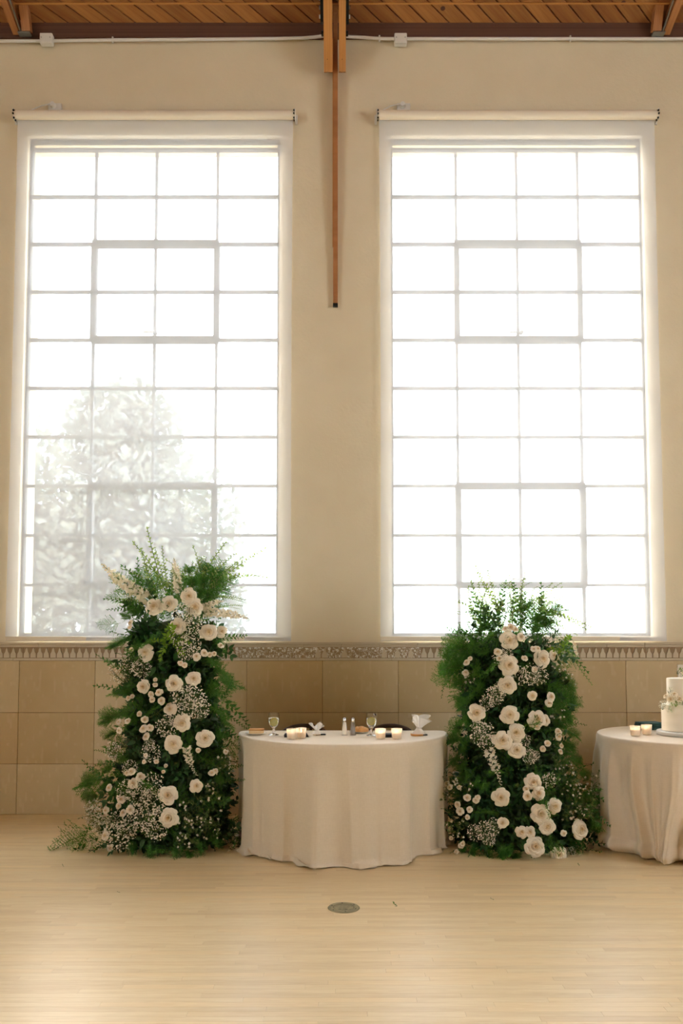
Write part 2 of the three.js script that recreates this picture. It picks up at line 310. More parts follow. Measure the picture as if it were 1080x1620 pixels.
// the paired knee brace with its steel plates and the strip running down the wall
{
  const t = thing('knee_brace', 'pair of light fir braces bolted under the roof between the two windows', 'brace', [-0.055, 6.04, 0]);
  const dir = V(0, 0.58, 0.38).normalize(), foot = V(0, 0, 0.09);
  const plank = (x, w) => bar(foot.clone().setX(x), foot.clone().addScaledVector(dir, 0.9).setX(x), w, 0.13);
  part('plank', plank(-0.053, 0.07), M.fir, t); part('plank', plank(0.062, 0.056), M.fir, t);
  for (const s of [-1, 1]) {
    const pl = part('bolt_plate', bar(V(s * 0.102, 0.31, 0.23), V(s * 0.102, 0.7, 0.46), 0.024, 0.12), M.darkSteel, t);
    for (let k = 0; k < 4; k++) part('nut', cyl(0.014, 0.014, 0.014, 6).rotateZ(PI / 2), k % 2 ? M.steel : M.whiteMetal, pl).position.set(s * 0.118, 0.33 + k * 0.05, 0.27 + k * 0.033);
    part('bolt', merge([cyl(0.02, 0.02, 0.02, 6).rotateZ(PI / 2), cyl(0.012, 0.012, 0.03, 10).rotateZ(PI / 2).translate(s * -0.01, 0, 0)]), M.darkSteel, t).position.set(s * 0.098, 0.245, 0.2);
  }
  for (const [x, y] of [[-0.06, 0.035], [-0.058, 0.06], [0.06, 0.035], [0.058, 0.06]]) part('nail', cyl(0.003, 0.003, 0.004, 8).rotateX(PI / 2), M.darkSteel, t).position.set(x, y, 0.19);
  const strip = thing('wall_strip', 'slim reddish wooden strip hanging down the wall from the brace', 'strip', [-0.05, 4.105, 0]);
  const s = new THREE.Shape([[0, 0], [0.026, 0], [0.11, 2.5], [0, 2.5]].map((p) => new THREE.Vector2(...p)));
  part('strip', new THREE.ExtrudeGeometry(s, { depth: 0.034, bevelEnabled: true, bevelSize: 0.002, bevelThickness: 0.002, bevelSegments: 1 }).rotateY(-PI / 2).translate(0.017, 0, 0.001), M.redFir, strip);
  part('edge_strip', box(0.008, 2.0, 0.02, -0.02, 1.5, 0.01), M.fir, strip);
  part('end_bracket', rbox(0.04, 0.028, 0.03, 0.003, 0, 0.006, 0.016), M.darkSteel, strip);
}
function roofTruss(s, label) {
  const t = thing('roof_truss', label, 'truss', [s * 2.62, 6.40, 0]), tilt = Math.atan(SLOPE);
  const slope = (y, z) => V(0, y + SLOPE * z, z);
  part('rafter', bar(slope(0.03, 0.04).setX(s * 0.075), slope(0.03, 1.8).setX(s * 0.075), 0.055, 0.11), M.redFir, t);
  part('strut', bar(V(-s * 0.025, -0.01, 0.085), V(-s * 0.025, 0.42, 0.26), 0.07, 0.06), M.redFir, t);
  part('tie_rod', bar(V(s * 0.03, -0.01, 0.075), V(s * 0.03, 0.2, 0.6), 0.012, 0.012), M.steel, t);
  part('foot_plate', rbox(0.1, 0.015, 0.05, 0.003, 0, -0.018, 0.075), M.steel, t);
}
roofTruss(1, 'reddish wooden rafter with strut and steel rod at the right end of the roof');
roofTruss(-1, 'reddish wooden rafter with strut and steel rod at the left end of the roof');

// conduit with its two junction boxes
{
  const c = thing('conduit', 'thin white electrical pipe running along the top of the wall', 'pipe');
  part('pipe', tube([[-6.1, 6.345, 0.043], [-2.53, 6.345, 0.043], [-2.0, 6.352, 0.043], [-0.53, 6.366, 0.043], [-0.27, 6.374, 0.043], [-0.15, 6.388, 0.043]], 0.0125, 80), M.whiteMetal, c);
  part('pipe', tube([[0.04, 6.384, 0.043], [0.2, 6.374, 0.043], [0.32, 6.366, 0.043], [0.9, 6.364, 0.043], [6.1, 6.364, 0.043]], 0.0125, 80), M.whiteMetal, c);
  for (const [x, y] of [[0.315, 6.366], [-1.9, 6.353], [1.9, 6.364]]) part('pipe_clip', rbox(0.014, 0.05, 0.018, 0.003, x, y, 0.043), M.whiteMetal, c);
  const jb = (x, label) => { const b = thing('junction_box', label, 'junction box', [x, 6.35, 0.048]); part('box', rbox(0.104, 0.085, 0.05, 0.006), M.whiteMetal, b); part('cover', rbox(0.096, 0.077, 0.006, 0.003, 0, 0, 0.027), M.whiteMetal, b); for (const s of [-1, 1]) part('screw', cyl(0.004, 0.004, 0.004, 8).rotateX(PI / 2).translate(s * 0.036, 0, 0.031), M.steel, b); };
  jb(-2.445, 'small metal junction box on the pipe above the left window');
  jb(0.49, 'small metal junction box on the pipe above the right window');
}

// ------------------------------------------------------------------ roller shades
function makeShade() {
  const t = thing('roller_shade', 'translucent white roller shade pulled down over the left window, shadows of leaves on it', 'roller shade', [-1.5375, 0, 0], 0, 'roller shades');
  part('roller', merge([cyl(0.036, 0.036, 2.27, 28).rotateZ(PI / 2), cyl(0.03, 0.03, 2.3, 20).rotateZ(PI / 2)]).translate(0, 5.685, 0.075), M.rollFabric, t, 'cream fabric rolled on its tube');
  const g = new THREE.PlaneGeometry(2.275, 4.32, 60, 90), p = g.attributes.position;
  for (let i = 0; i < p.count; i++) {
    const x = p.getX(i), v = 0.5 - p.getY(i) / 4.32;
    p.setZ(i, lerp(0.042, 0.046, v) + 0.004 * Math.sin(x * 5 + v * 3) * v + 0.003 * Math.sin(x * 11 + 1) * Math.sin(v * PI));
    p.setX(i, x * (1 - 0.006 * Math.sin(v * PI)));
  }
  g.computeVertexNormals();
  part('fabric', g.translate(0, 3.525, 0), M.shade, t);
  part('hem_bar', rbox(2.275, 0.035, 0.008, 0.003, 0, 1.385, 0.044), M.rollFabric, t);
  for (const s of [-1, 1]) {
    const b = part('bracket', merge([rbox(0.006, 0.085, 0.09, 0.002, s * 1.155, 5.69, 0.05), rbox(0.02, 0.085, 0.006, 0.002, s * 1.163, 5.69, 0.006)]), M.whiteMetal, t);
    part('chain_wheel', merge([0, 1, 2, 3, 4, 5, 6].map((k) => cyl(0.008, 0.008, 0.01, 8).rotateZ(PI / 2).translate(s * 1.148, 5.685 + 0.036 * Math.cos(k * 0.9), 0.075 + 0.036 * Math.sin(k * 0.9)))), M.darkSteel, b);
  }
  return t;
}
const shade1 = makeShade();
copyOf(shade1, 'translucent white roller shade pulled down over the right window, evenly glowing', [1.447, 0, 0]);
function motorBox(x, label, cableLabel) {
  const b = thing('cable_box', label, 'wall box', [x, 5.787, 0]);
  part('plate', rbox(0.11, 0.065, 0.03, 0.004, 0, 0, 0.015), M.whiteMetal, b); part('plug', cyl(0.02, 0.024, 0.035, 16).rotateX(PI / 2).translate(-0.01, 0.005, 0.045), M.whiteMetal, b);
  const c = thing('cable', cableLabel, 'cable', [x, 5.79, 0]);
  part('cable', tube([[-0.03, 0.008, 0.05], [-0.1, -0.012, 0.055], [-0.175, -0.062, 0.075]], 0.0045, 20, 6), M.whiteMetal, c);
}
motorBox(-2.375, 'small white wall box just above the left shade', 'thin white cable from wall box down to the left shade');
motorBox(0.515, 'small white wall box just above the right shade', 'thin white cable from wall box down to the right shade');

// ------------------------------------------------------------------ outside the windows
setting('ground', box(120, 0.2, 60, 0, -0.32, -30.4), M.ground);
{
  const t = thing('tree', 'leafy tree outside, its dark crown seen blurred through the left shade', 'tree', [-3.6, -0.2, -5.2]);
  part('trunk', merge([tube([[0, 0, 0], [0.1, 1.4, 0.05], [0, 2.8, 0]], 0.16, 12, 10), tube([[0.05, 1.9, 0], [0.8, 3.2, 0.2]], 0.07, 8, 7), tube([[0.02, 2.1, 0], [-0.9, 3.3, -0.2]], 0.07, 8, 7)]), M.bark, t);
  const r = rng(77), leaf = new THREE.PlaneGeometry(0.1, 0.055), list = [], blobs = [[0, 3.4, 0, 1.5], [1.0, 3.1, 0.2, 1.15], [-1.1, 3.0, -0.1, 1.3], [0.4, 4.6, 0, 0.8], [-0.6, 2.0, 0.3, 1.2], [1.3, 2.0, 0.3, 0.9]];
  for (let i = 0; i < 24000; i++) {
    const [bx, by, bz, br] = blobs[Math.floor(r() * blobs.length)], u = r() * 2 - 1, f = r() * 2 * PI, q = br * r() ** 0.42 * 1.1, s = Math.sqrt(1 - u * u);
    list.push(leaf.clone().rotateX(r() * 6).rotateY(r() * 6).rotateZ(r() * 6).scale(1.2, 1.2, 1.2).translate(bx + q * s * Math.cos(f), by + q * u, bz + q * s * Math.sin(f)));
  }
  tag(part('crown', merge(list), M.treeLeaf, t), null, null, null, 'stuff');
}
// ------------------------------------------------------------------ tables and their cloths
// A cloth over a table top: outline(s) gives the edge of the top and its outward normal for s in 0..1, fall(s, v) the offset from it at v down the drop.
function drape(outline, centre, height, fall, segments = 420, rows = 46) {
  const pos = [], uv = [], idx = [], perimeter = 4.2, ring = [0.35, 0.7, 0.93];
  const push = (x, y, z, u, v) => { pos.push(x, y, z); uv.push(u, v); };
  const all = ring.length + 4 + rows;
  for (let j = 0; j < all; j++) for (let i = 0; i <= segments; i++) {
    const s = i / segments, o = outline(s % 1), R = 0.012;
    if (j < ring.length) push(lerp(centre[0], o.x, ring[j]), height, lerp(centre[1], o.z, ring[j]), lerp(centre[0], o.x, ring[j]), lerp(centre[1], o.z, ring[j]));
    else if (j < ring.length + 4) { const a = ((j - ring.length) / 3) * PI / 2, d = -R + R * Math.sin(a); push(o.x + o.nx * d, height - R + R * Math.cos(a), o.z + o.nz * d, s * perimeter, -d); }
    else { const v = (j - ring.length - 3) / rows, q = fall(s % 1, v, o); push(q[0], q[1], q[2], s * perimeter, v * height); }
  }
  for (let j = 0; j + 1 < all; j++) for (let i = 0; i < segments; i++) { const a = j * (segments + 1) + i, b = a + segments + 1; idx.push(a, a + 1, b, b, a + 1, b + 1); }
  const c = pos.length / 3; push(centre[0], height, centre[1], centre[0], centre[1]);
  for (let i = 0; i < segments; i++) idx.push(c, i + 1, i);
  const g = new THREE.BufferGeometry();
  g.setAttribute('position', new THREE.Float32BufferAttribute(pos, 3)); g.setAttribute('uv', new THREE.Float32BufferAttribute(uv, 2)); g.setIndex(idx); g.computeVertexNormals();
  // one normal where the outline closes
  const n = g.attributes.normal; for (let j = 0; j < all; j++) { const a = j * (segments + 1), b = a + segments, k = V(n.getX(a) + n.getX(b), n.getY(a) + n.getY(b), n.getZ(a) + n.getZ(b)).normalize(); n.setXYZ(a, k.x, k.y, k.z); n.setXYZ(b, k.x, k.y, k.z); }
  return g;
}
const TOP = 0.735, SC = [0.01, 0.75], SR = 0.725;
{ // the half-round table
  const t = thing('half_round_table', 'half round folding table hidden under the linen cloth between the pillars', 'table', [SC[0], 0, SC[1]]);
  const s = new THREE.Shape(); s.absarc(0, 0, SR - 0.012, 0, PI); s.closePath();
  part('tabletop', new THREE.ExtrudeGeometry(s, { depth: 0.025, bevelEnabled: false, curveSegments: 40 }).rotateX(PI / 2).scale(1, 1, 1).translate(0, TOP - 0.006, 0), M.walnut, t);
  for (const [x, z] of [[-0.5, 0.07], [0.5, 0.07], [-0.3, 0.45], [0.3, 0.45]]) part('leg', cyl(0.016, 0.016, TOP - 0.03, 12, x, (TOP - 0.03) / 2, z), M.darkSteel, t);
  // outline: half circle to the front, rounded back corners, straight back
  const pts = [], c = 0.07;
  for (let k = 0; k <= 60; k++) { const a = PI * k / 60; pts.push([SR * Math.cos(a), SR * Math.sin(a)]); }
  for (let k = 1; k < 8; k++) { const a = PI / 2 * k / 8; pts.push([-SR + c - c * Math.cos(a), -c * Math.sin(a)]); }
  for (let k = 0; k <= 30; k++) pts.push([lerp(-SR + c, SR - c, k / 30), -c]);
  for (let k = 7; k > 0; k--) { const a = PI / 2 * k / 8; pts.push([SR - c + c * Math.cos(a), -c * Math.sin(a)]); }
  const curve = new THREE.CatmullRomCurve3(pts.map(([x, z]) => V(SC[0] + x, 0, SC[1] + c * 0.4 + z)), true), L = curve.getLength();
  const outline = (s) => { const p = curve.getPointAt(s), q = curve.getTangentAt(s); return { x: p.x, z: p.z, nx: q.z, nz: -q.x, s: s * L }; };
  const o0 = outline(0.2), sign = Math.sign((o0.x - SC[0]) * o0.nx + (o0.z - SC[1]) * o0.nz);
  const out = (s) => { const o = outline(s); o.nx *= sign; o.nz *= sign; return o; };
  const r = rng(3), waves = [[7.2, 0.55, 0.3], [13.9, 0.9, 1.7], [20.7, 0.75, 4.2], [31.3, 0.45, 2.6], [46.1, 0.12, 5.5]].map(([f, a, p]) => [Math.round(f * L / (2 * PI)) * 2 * PI / L, a, p + r()]);
  const crease = (x) => 1 - 2 * Math.abs(Math.sin(x / 2)) ** 0.8;
  const fold = (s) => waves.reduce((q, [f, a, p], k) => q + a * (k % 2 ? crease(f * s + p + 0.6 * Math.sin(s * 2.3)) : Math.sin(f * s + p)), 0) / 2.0;
  const hem = (s) => 0.6 * Math.sin(s * 13.3 + 1.1) + 0.5 * Math.sin(s * 31.7 + 0.4) + 0.4 * crease(s * 57 + 2);
  const g = drape(out, [SC[0], SC[1] + 0.3], TOP, (s, v, o) => {
    const hang = v ** 0.8, side = Math.abs(o.nx) ** 3, back = o.nz < -0.5 ? 1 : 0;
    const amp = 0.008 + 0.05 * v ** 0.85, f = fold(o.s), ease = smoothstep(v, 0.0, 0.25);
    let off = 0.004 + amp * f * ease - 0.012 * hang * (0.4 + side * 2.6) + 0.02 * v * v;
    const down = TOP - 0.012 - v * (TOP + 0.05), h = hem(o.s);
    let y = down;
    const low = 0.035 + 0.014 * h;
    if (down < low) { // the hem lies on the floor
      const e = (low - down) / 0.1;
      off += e * (0.032 + 0.036 * (f + h) * 0.5) * (back ? 0 : 1);
      y = 0.004 + low * Math.exp(-e * 3.2) + 0.034 * Math.max(0, Math.sin(o.s * 27 + e * 4 + 2 * Math.sin(o.s * 7))) * Math.min(1, e * 2) * (1 - Math.min(1, e * 0.8));
    }
    const tw = 0.02 * v * Math.sin(o.s * 9 + 1);
    return [o.x + o.nx * off - o.nz * tw, Math.max(0.003, y), o.z + o.nz * off + o.nx * tw];
  }, 520, 60);
  tag(part('tablecloth', g, M.linen), 'natural linen cloth with soft folds draped to the floor over the half round table', 'tablecloth');
}
const CC = [2.33, 0.955], CR = 0.575;
{ // the round cake table
  const t = thing('round_table', 'round table hidden under the cream cloth below the cake', 'table', [CC[0], 0, CC[1]]);
  part('tabletop', cyl(CR - 0.012, CR - 0.012, 0.025, 48, 0, TOP - 0.019, 0), M.walnut, t);
  part('pedestal', lathe([[0, 0], [0.28, 0], [0.28, 0.02], [0.05, 0.06], [0.035, 0.1], [0.035, TOP - 0.035], [0, TOP - 0.035]], 24), M.darkSteel, t);
  const G1 = 2.25, waves = [[9, 0.8, 0.4], [14, 0.9, 1.9], [23, 0.5, 3.1], [37, 0.2, 0.2]];   // angle of the gather, measured from +x towards +z
  const fold = (a) => waves.reduce((q, [f, k, p]) => q + k * (f > 12 ? 1 - 2 * Math.abs(Math.sin((f * a + p) / 2)) ** 0.8 : Math.sin(f * a + p)), 0) / 2;
  const out = (s) => { const a = s * 2 * PI; return { x: CC[0] + CR * Math.cos(a), z: CC[1] + CR * Math.sin(a), nx: Math.cos(a), nz: Math.sin(a), a }; };
  const g = drape(out, CC, TOP, (s, v, o) => {
    let a = o.a; const d = a - G1, pull = 0.85 * smoothstep(v, 0.25, 1) * Math.exp(-((d / 0.5) ** 2));
    const amp = 0.01 + 0.055 * v ** 0.75, near = Math.exp(-((d / 0.45) ** 2)), ease = smoothstep(v, 0, 0.2);
    let R = CR + 0.004 + ease * (amp * fold(a) * (1 + near * 0.5) + 0.05 * Math.sin(v * PI * 0.62) * 0.6);
    a -= d * pull * 0.8;
    let y = TOP - 0.012 - v * (TOP - 0.012);
    if (v > 0.86) { const e = (v - 0.86) / 0.14; R += 0.035 * Math.sin(e * PI) - 0.05 * e * e * (1 - near * 0.3); y = Math.max(0.003, (TOP - 0.012) * 0.14 * (1 - e) ** 1.4 + 0.004); }
    R += near * 0.03 * Math.sin(v * PI) * smoothstep(v, 0.5, 1);
    return [CC[0] + R * Math.cos(a), y, CC[1] + R * Math.sin(a)];
  }, 480, 56);
  tag(part('tablecloth', g, M.linenCream), 'cream cloth gathered into a knot near the floor, covering the round cake table', 'tablecloth');
}

// ------------------------------------------------------------------ chairs behind the table
function makeChair(label, pos) {
  const t = thing('round_back_chair', label, 'chair', pos, 0, 'dark chairs behind the table');
  part('seat', merge([cyl(0.2, 0.19, 0.03, 32, 0, 0.435, 0), new THREE.TorusGeometry(0.198, 0.014, 8, 32).rotateX(PI / 2).translate(0, 0.437, 0)]), M.walnut, t);
  for (const [x, z] of [[-0.14, 0.14], [0.14, 0.14]]) part('leg', bar(V(x * 1.2, 0, z * 1.2), V(x, 0.43, z), 0.03, 0.03), M.walnut, t);
  for (const s of [-1, 1]) part('leg', bar(V(s * 0.17, 0, -0.2), V(s * 0.14, 0.43, -0.14), 0.03, 0.03), M.walnut, t);
  const arch = (w, h, k) => [...Array(13).keys()].map((i) => { const a = PI * i / 12; return [w * Math.cos(a), 0.45 + h * Math.sin(a) ** k, -0.16 - 0.06 * Math.sin(a)]; });
  part('back_rail', tube(arch(0.208, 0.268, 0.42), 0.017, 48, 10), M.walnut, t);
  part('inner_rail', tube(arch(0.13, 0.2, 0.5), 0.011, 36, 8), M.walnut, t);
  for (const x of [-0.045, 0.045]) part('spindle', bar(V(x, 0.44, -0.17), V(x * 1.1, 0.7, -0.22), 0.022, 0.012), M.walnut, t);
  part('stretcher', new THREE.TorusGeometry(0.15, 0.009, 8, 32).rotateX(PI / 2).translate(0, 0.2, 0), M.walnut, t);
  return t;
}
const chair = makeChair('dark wooden chair with arched back behind table, left of the salt shaker', [-0.285, 0, 0.46]);
copyOf(chair, 'dark wooden chair with arched back behind table, right of the salt shaker', [0.37, 0, 0.46]);

// ------------------------------------------------------------------ table setting
function makeVotive(label, x, z, group = 'lit votive candles on the half round table') {
  const t = thing('votive_candle', label, 'candle', [x, TOP, z], 0, group);
  part('glass', lathe([[0, 0.001], [0.026, 0.001], [0.031, 0.006], [0.035, 0.068], [0.0335, 0.0685], [0.0295, 0.01], [0, 0.007]], 32), M.thinGlass, t);
  part('wax', lathe([[0, 0.008], [0.028, 0.009], [0.031, 0.043], [0.02, 0.041], [0.004, 0.04], [0, 0.04]], 24), M.wax, t);
  const f = part('flame', lathe([[0, 0], [0.0035, 0.003], [0.0045, 0.008], [0.003, 0.015], [0, 0.022]], 12).translate(0, 0.044, 0), M.flame, t);
  f.castShadow = false;
  part('wick', cyl(0.0008, 0.0008, 0.008, 5, 0, 0.042, 0), M.pepper, t);
  const l = new THREE.PointLight(0xffdcb8, 0.008); l.position.set(0, 0.054, 0); l.shadow.radius = 0.3; l.name = 'candle_flame'; t.add(l);
  return t;
}
const v1 = makeVotive('lit votive, left one of the pair by the left goblet', -0.318, 1.235);
copyOf(v1, 'lit votive, right one of the pair by the left goblet', [-0.262, TOP, 1.19]);
copyOf(v1, 'lit votive nearest the right goblet', [0.25, TOP, 1.225]);
copyOf(v1, 'lit votive beside the right tulle favor, second from the right goblet', [0.355, TOP, 1.225]);
{ const c1 = copyOf(v1, 'lit votive in front, at the left end of cake table', [1.95, TOP, 1.06]), c2 = copyOf(v1, 'lit votive between its twin and the cake, slightly behind', [2.055, TOP, 0.98]); c1.userData.group = c2.userData.group = 'lit votive candles on the cake table'; }

function makeGoblet(label, x, z, lemonTurn, lemonY) {
  const t = thing('water_goblet', label, 'glass', [x, TOP, z], 0, 'water goblets');
  const bowl = [[0.009, 0.05], [0.02, 0.056], [0.031, 0.075], [0.0365, 0.1], [0.037, 0.12], [0.035, 0.148]];
  part('glass', lathe([[0, 0.001], [0.034, 0.001], [0.033, 0.005], [0.012, 0.012], [0.008, 0.02], [0.011, 0.03], [0.007, 0.04], ...bowl, ...bowl.slice(1).reverse().map(([r, y]) => [r - 0.002, y + 0.0005]), [0, 0.056]], 40), M.glass, t);
  const w = part('water', lathe([[0, 0.0575], [0.0175, 0.0595], [0.0285, 0.077], [0.0338, 0.1], [0.0343, 0.118], [0, 0.118]], 32), M.water, t);
  const s = part('lemon_slice', cyl(0.024, 0.024, 0.005, 24).rotateX(PI / 2), M.lemonRind, t);
  s.position.set(0, lemonY, 0.004); s.rotation.set(-0.15, lemonTurn, 0.2);
  part('flesh', merge([cyl(0.021, 0.021, 0.0056, 24).rotateX(PI / 2)]), M.lemonFlesh, s);
  return t;
}
makeGoblet('stemmed water goblet with lemon slice beside the left bread plate', -0.455, 1.0, 0.2, 0.083);
makeGoblet('stemmed water goblet with lemon slice right of the pepper shaker', 0.2, 1.03, -0.5, 0.098);

function breadPlate(label, pos) {
  const t = thing('bread_plate', label, 'plate', pos, 0, 'bread plates');
  part('dish', lathe([[0, 0.002], [0.045, 0.002], [0.05, 0.004], [0.073, 0.013], [0.0735, 0.015], [0.05, 0.0075], [0.045, 0.006], [0, 0.006]], 40), M.porcelain, t);
  return t;
}
breadPlate('small white plate under the bread slab at the left table end', [-0.575, TOP, 0.98]);
breadPlate('small white plate under the roll behind the shakers', [0.125, TOP, 0.885]);
{
  const t = thing('bread_slab', 'rectangular crusty bread piece on left white plate', 'bread', [-0.572, TOP + 0.0072, 0.985], 0.06);
  part('crumb', rbox(0.1, 0.026, 0.06, 0.008, 0, 0.013, 0, 3), M.crumb, t); part('crust', rbox(0.104, 0.012, 0.064, 0.006, 0, 0.029, 0, 3), M.bread, t);
  const q = thing('bread_roll', 'golden bread roll on plate behind the salt and pepper', 'bread', [0.13, TOP + 0.0072, 0.885], 0.3);
  const g = new THREE.SphereGeometry(1, 36, 20), p = g.attributes.position;
  for (let i = 0; i < p.count; i++) { const x = p.getX(i), y = p.getY(i), z = p.getZ(i), k = 1 + 0.05 * Math.sin(x * 9 + z * 3) + 0.03 * Math.sin(z * 12); p.setXYZ(i, x * 0.058 * k, Math.max(-0.2, y) * 0.033 * k + 0.0066, z * 0.036 * k); }
  g.computeVertexNormals();
  part('crust', g, M.bread, q);
  for (let k = -1; k < 2; k++) part('score', new THREE.TorusGeometry(0.024, 0.0025, 6, 14, 2.2).rotateZ(0.47).rotateY(PI / 2).translate(k * 0.024, 0.014, 0), M.crumb, q);
}
function shaker(name, label, x, fill) {
  const t = thing(name, label, 'shaker', [x, TOP, 1.0]);
  part('glass_body', new THREE.CylinderGeometry(0.0105, 0.019, 0.088, 8, 1, true).translate(0, 0.046, 0), M.thinGlass, t);
  part('contents', new THREE.CylinderGeometry(0.0095, 0.017, 0.074, 8).translate(0, 0.041, 0), fill, t);
  const c = part('cap', lathe([[0.0112, 0.088], [0.012, 0.092], [0.0115, 0.104], [0.008, 0.113], [0, 0.116]], 16), M.chrome, t);
  for (let k = 0; k < 3; k++) part('hole', cyl(0.0012, 0.0012, 0.002, 6, 0.004 * Math.cos(k * 2.1), 0.1148, 0.004 * Math.sin(k * 2.1)), M.darkSteel, c);
  part('foot', rbox(0.042, 0.006, 0.042, 0.002, 0, 0.003, 0), M.glass, t);
}
shaker('salt_shaker', 'tall salt shaker with chrome cap and white salt', 0.02, M.salt);
shaker('pepper_shaker', 'tall pepper shaker with chrome cap and dark pepper', 0.077, M.pepper);
function favour(label, pos, biscuit, seed, turn) {
  const t = thing('tulle_favor', label, 'favor', pos, turn, 'tulle favors');
  const r = rng(seed);
  if (biscuit) part('biscuit', cyl(0.045, 0.043, 0.012, 24, -0.01, 0.007, 0), M.bread, t); else part('sweets', merge([0, 1, 2, 3].map((k) => new THREE.SphereGeometry(0.012, 10, 8).scale(1, 0.75, 1).translate(0.018 * Math.cos(k * 1.7), 0.01, 0.015 * Math.sin(k * 1.7)))), M.wax, t);
  const g = new THREE.PlaneGeometry(1, 1, 40, 14), p = g.attributes.position, wide = biscuit ? 0.05 : 0.04, tall = biscuit ? 0.105 : 0.062;
  for (let i = 0; i < p.count; i++) {
    const a = (p.getX(i) + 0.5) * 2 * PI, v = p.getY(i) + 0.5, pinch = 0.25 + Math.abs(v - 0.38) * (v > 0.38 ? 1.25 : 1.9), f = 1 + 0.28 * Math.sin(a * 6 + seed) * v + 0.2 * Math.sin(a * 11) * v;
    const q = wide * pinch * f, up = tall * v * (1 + 0.22 * Math.sin(a * 3 + seed * 2) * v);
    p.setXYZ(i, q * Math.cos(a) + (biscuit ? 0.035 * v * v * Math.cos(a * 2) : 0), 0.012 + up, q * Math.sin(a) * 0.75);
  }
  g.computeVertexNormals();
  part('tulle', g, M.tulle, t);
  part('ribbon', new THREE.TorusGeometry(biscuit ? 0.015 : 0.014, 0.003, 8, 24).rotateX(PI / 2).translate(0, 0.012 + tall * 0.36, 0), M.tulle, t);
  part('tag', rbox(0.034, 0.009, 0.022, 0.003, 0.04, 0.0075, 0.012), M.ribbon, t, 'black tag');
}
favour('low white tulle favor with black tag between left votives and salt shaker', [-0.165, TOP, 1.02], false, 2, 0.2);
favour('tall white tulle favor standing at the right end of half round table', [0.515, TOP, 1.03], true, 5, 0);
function napkin(label, pos, w, turn) {
  const t = thing('black_napkin', label, 'napkin', pos, turn);
  for (let k = 0; k < 3; k++) part('fold', rbox(w - k * 0.006, 0.006, 0.11 - k * 0.008, 0.0028, 0, 0.0032 + k * 0.0058, 0), M.blackCloth, t);
}
napkin('folded black napkin lying behind the left votives', [-0.3, TOP, 1.075], 0.16, 0.1);
napkin('folded black napkin lying behind the right votives', [0.315, TOP, 1.09], 0.16, -0.05);

// ------------------------------------------------------------------ things on the floor
{
  const t = thing('floor_outlet', 'round brass floor outlet cover set in the wooden floor', 'floor outlet', [0.0115, 0, 2.233]);
  part('ring', lathe([[0.054, 0.001], [0.054, 0.0042], [0.079, 0.004], [0.082, 0.001]], 48), M.brass, t);
  part('lid', lathe([[0, 0.0036], [0.048, 0.0036], [0.0515, 0.003], [0.0515, 0.001]], 40), M.brass, t);
  part('gap', lathe([[0.0512, 0.0012], [0.0545, 0.0012]], 40), M.brassDark, t);
  for (let k = 0; k < 6; k++) part('screw', cyl(0.004, 0.004, 0.0012, 8, 0.066 * Math.cos(k * 1.047 + 0.4), 0.0046, 0.066 * Math.sin(k * 1.047 + 0.4)), M.brassDark, t);
  for (const x of [-0.02, 0.012]) part('slot', box(0.014, 0.001, 0.004, x, 0.0041, 0.03), M.brassDark, t);
}
// ------------------------------------------------------------------ flowers and leaves: shapes shared by all the copies
const R0 = rng(2024);
function leafGeometry(L, W, bend = 0.2, fold = 0.25) { // along +y, face towards +z
  const pos = [], idx = [], S = 4;
  for (let i = 0; i <= S; i++) {
    const v = i / S, w = W * Math.sin(PI * Math.min(1, 0.06 + v * 0.94) ** 0.85) * 0.5, y = L * v, z = -bend * L * v * v;
    pos.push(-w, y, z + fold * w, 0, y, z, w, y, z + fold * w);
    if (i < S) for (const k of [0, 1]) { const a = i * 3 + k; idx.push(a, a + 1, a + 3, a + 1, a + 4, a + 3); }
  }
  const g = new THREE.BufferGeometry(); g.setAttribute('position', new THREE.Float32BufferAttribute(pos, 3)); g.setIndex(idx); g.computeVertexNormals();
  return g;
}
const bare = (g) => { for (const a of Object.keys(g.attributes)) if (!['position', 'normal', 'color'].includes(a)) g.deleteAttribute(a); return g; };
const join = (list) => mergeGeometries(list.map((g) => bare(g.index ? g.toNonIndexed() : g)));
const Q = new THREE.Quaternion(), UPV = V(0, 1, 0);
// moves a shape that grows along +y so that it grows along d from p; turn spins it about its own axis
function aim(g, p, d, turn = 0, s = 1) {
  return g.clone().applyMatrix4(new THREE.Matrix4().compose(p, new THREE.Quaternion().setFromUnitVectors(UPV, d.clone().normalize()).multiply(new THREE.Quaternion().setFromAxisAngle(UPV, turn)), V(s, s, s)));
}
const stemOf = (curve, r, seg = 10) => new THREE.TubeGeometry(curve, seg, r, 4);
const arcCurve = (L, droop, sway) => new THREE.CatmullRomCurve3([0, 0.33, 0.66, 1].map((t) => V(sway * t * t * L, L * t * (1 - 0.25 * Math.abs(droop) * t), droop * L * t * t)));
// a branch of paired leaves: [stem, leaves]
function branch(seed, L, n, leafL, leafW, droop, spread = 1.0, taper = 0.45) {
  const r = rng(seed), c = arcCurve(L, droop, (r() - 0.5) * 0.5), leaves = [], lg = leafGeometry(leafL, leafW, 0.25, 0.3);
  for (let i = 0; i < n; i++) {
    const t = 0.08 + 0.92 * i / (n - 1), p = c.getPointAt(t), d = c.getTangentAt(t), side = i % 2 ? 1 : -1, out = V(side * spread, 0.25 * (r() - 0.5), (r() - 0.5) * 1.2).addScaledVector(d, 0.75);
    leaves.push(aim(lg, p, out, (r() - 0.5) * 1.4, lerp(1, taper, t) * (0.8 + r() * 0.4)));
  }
  leaves.push(aim(lg, c.getPointAt(1), c.getTangentAt(1), 0, taper));
  return [bare(stemOf(c, 0.0016, 12).toNonIndexed()), join(leaves)];
}
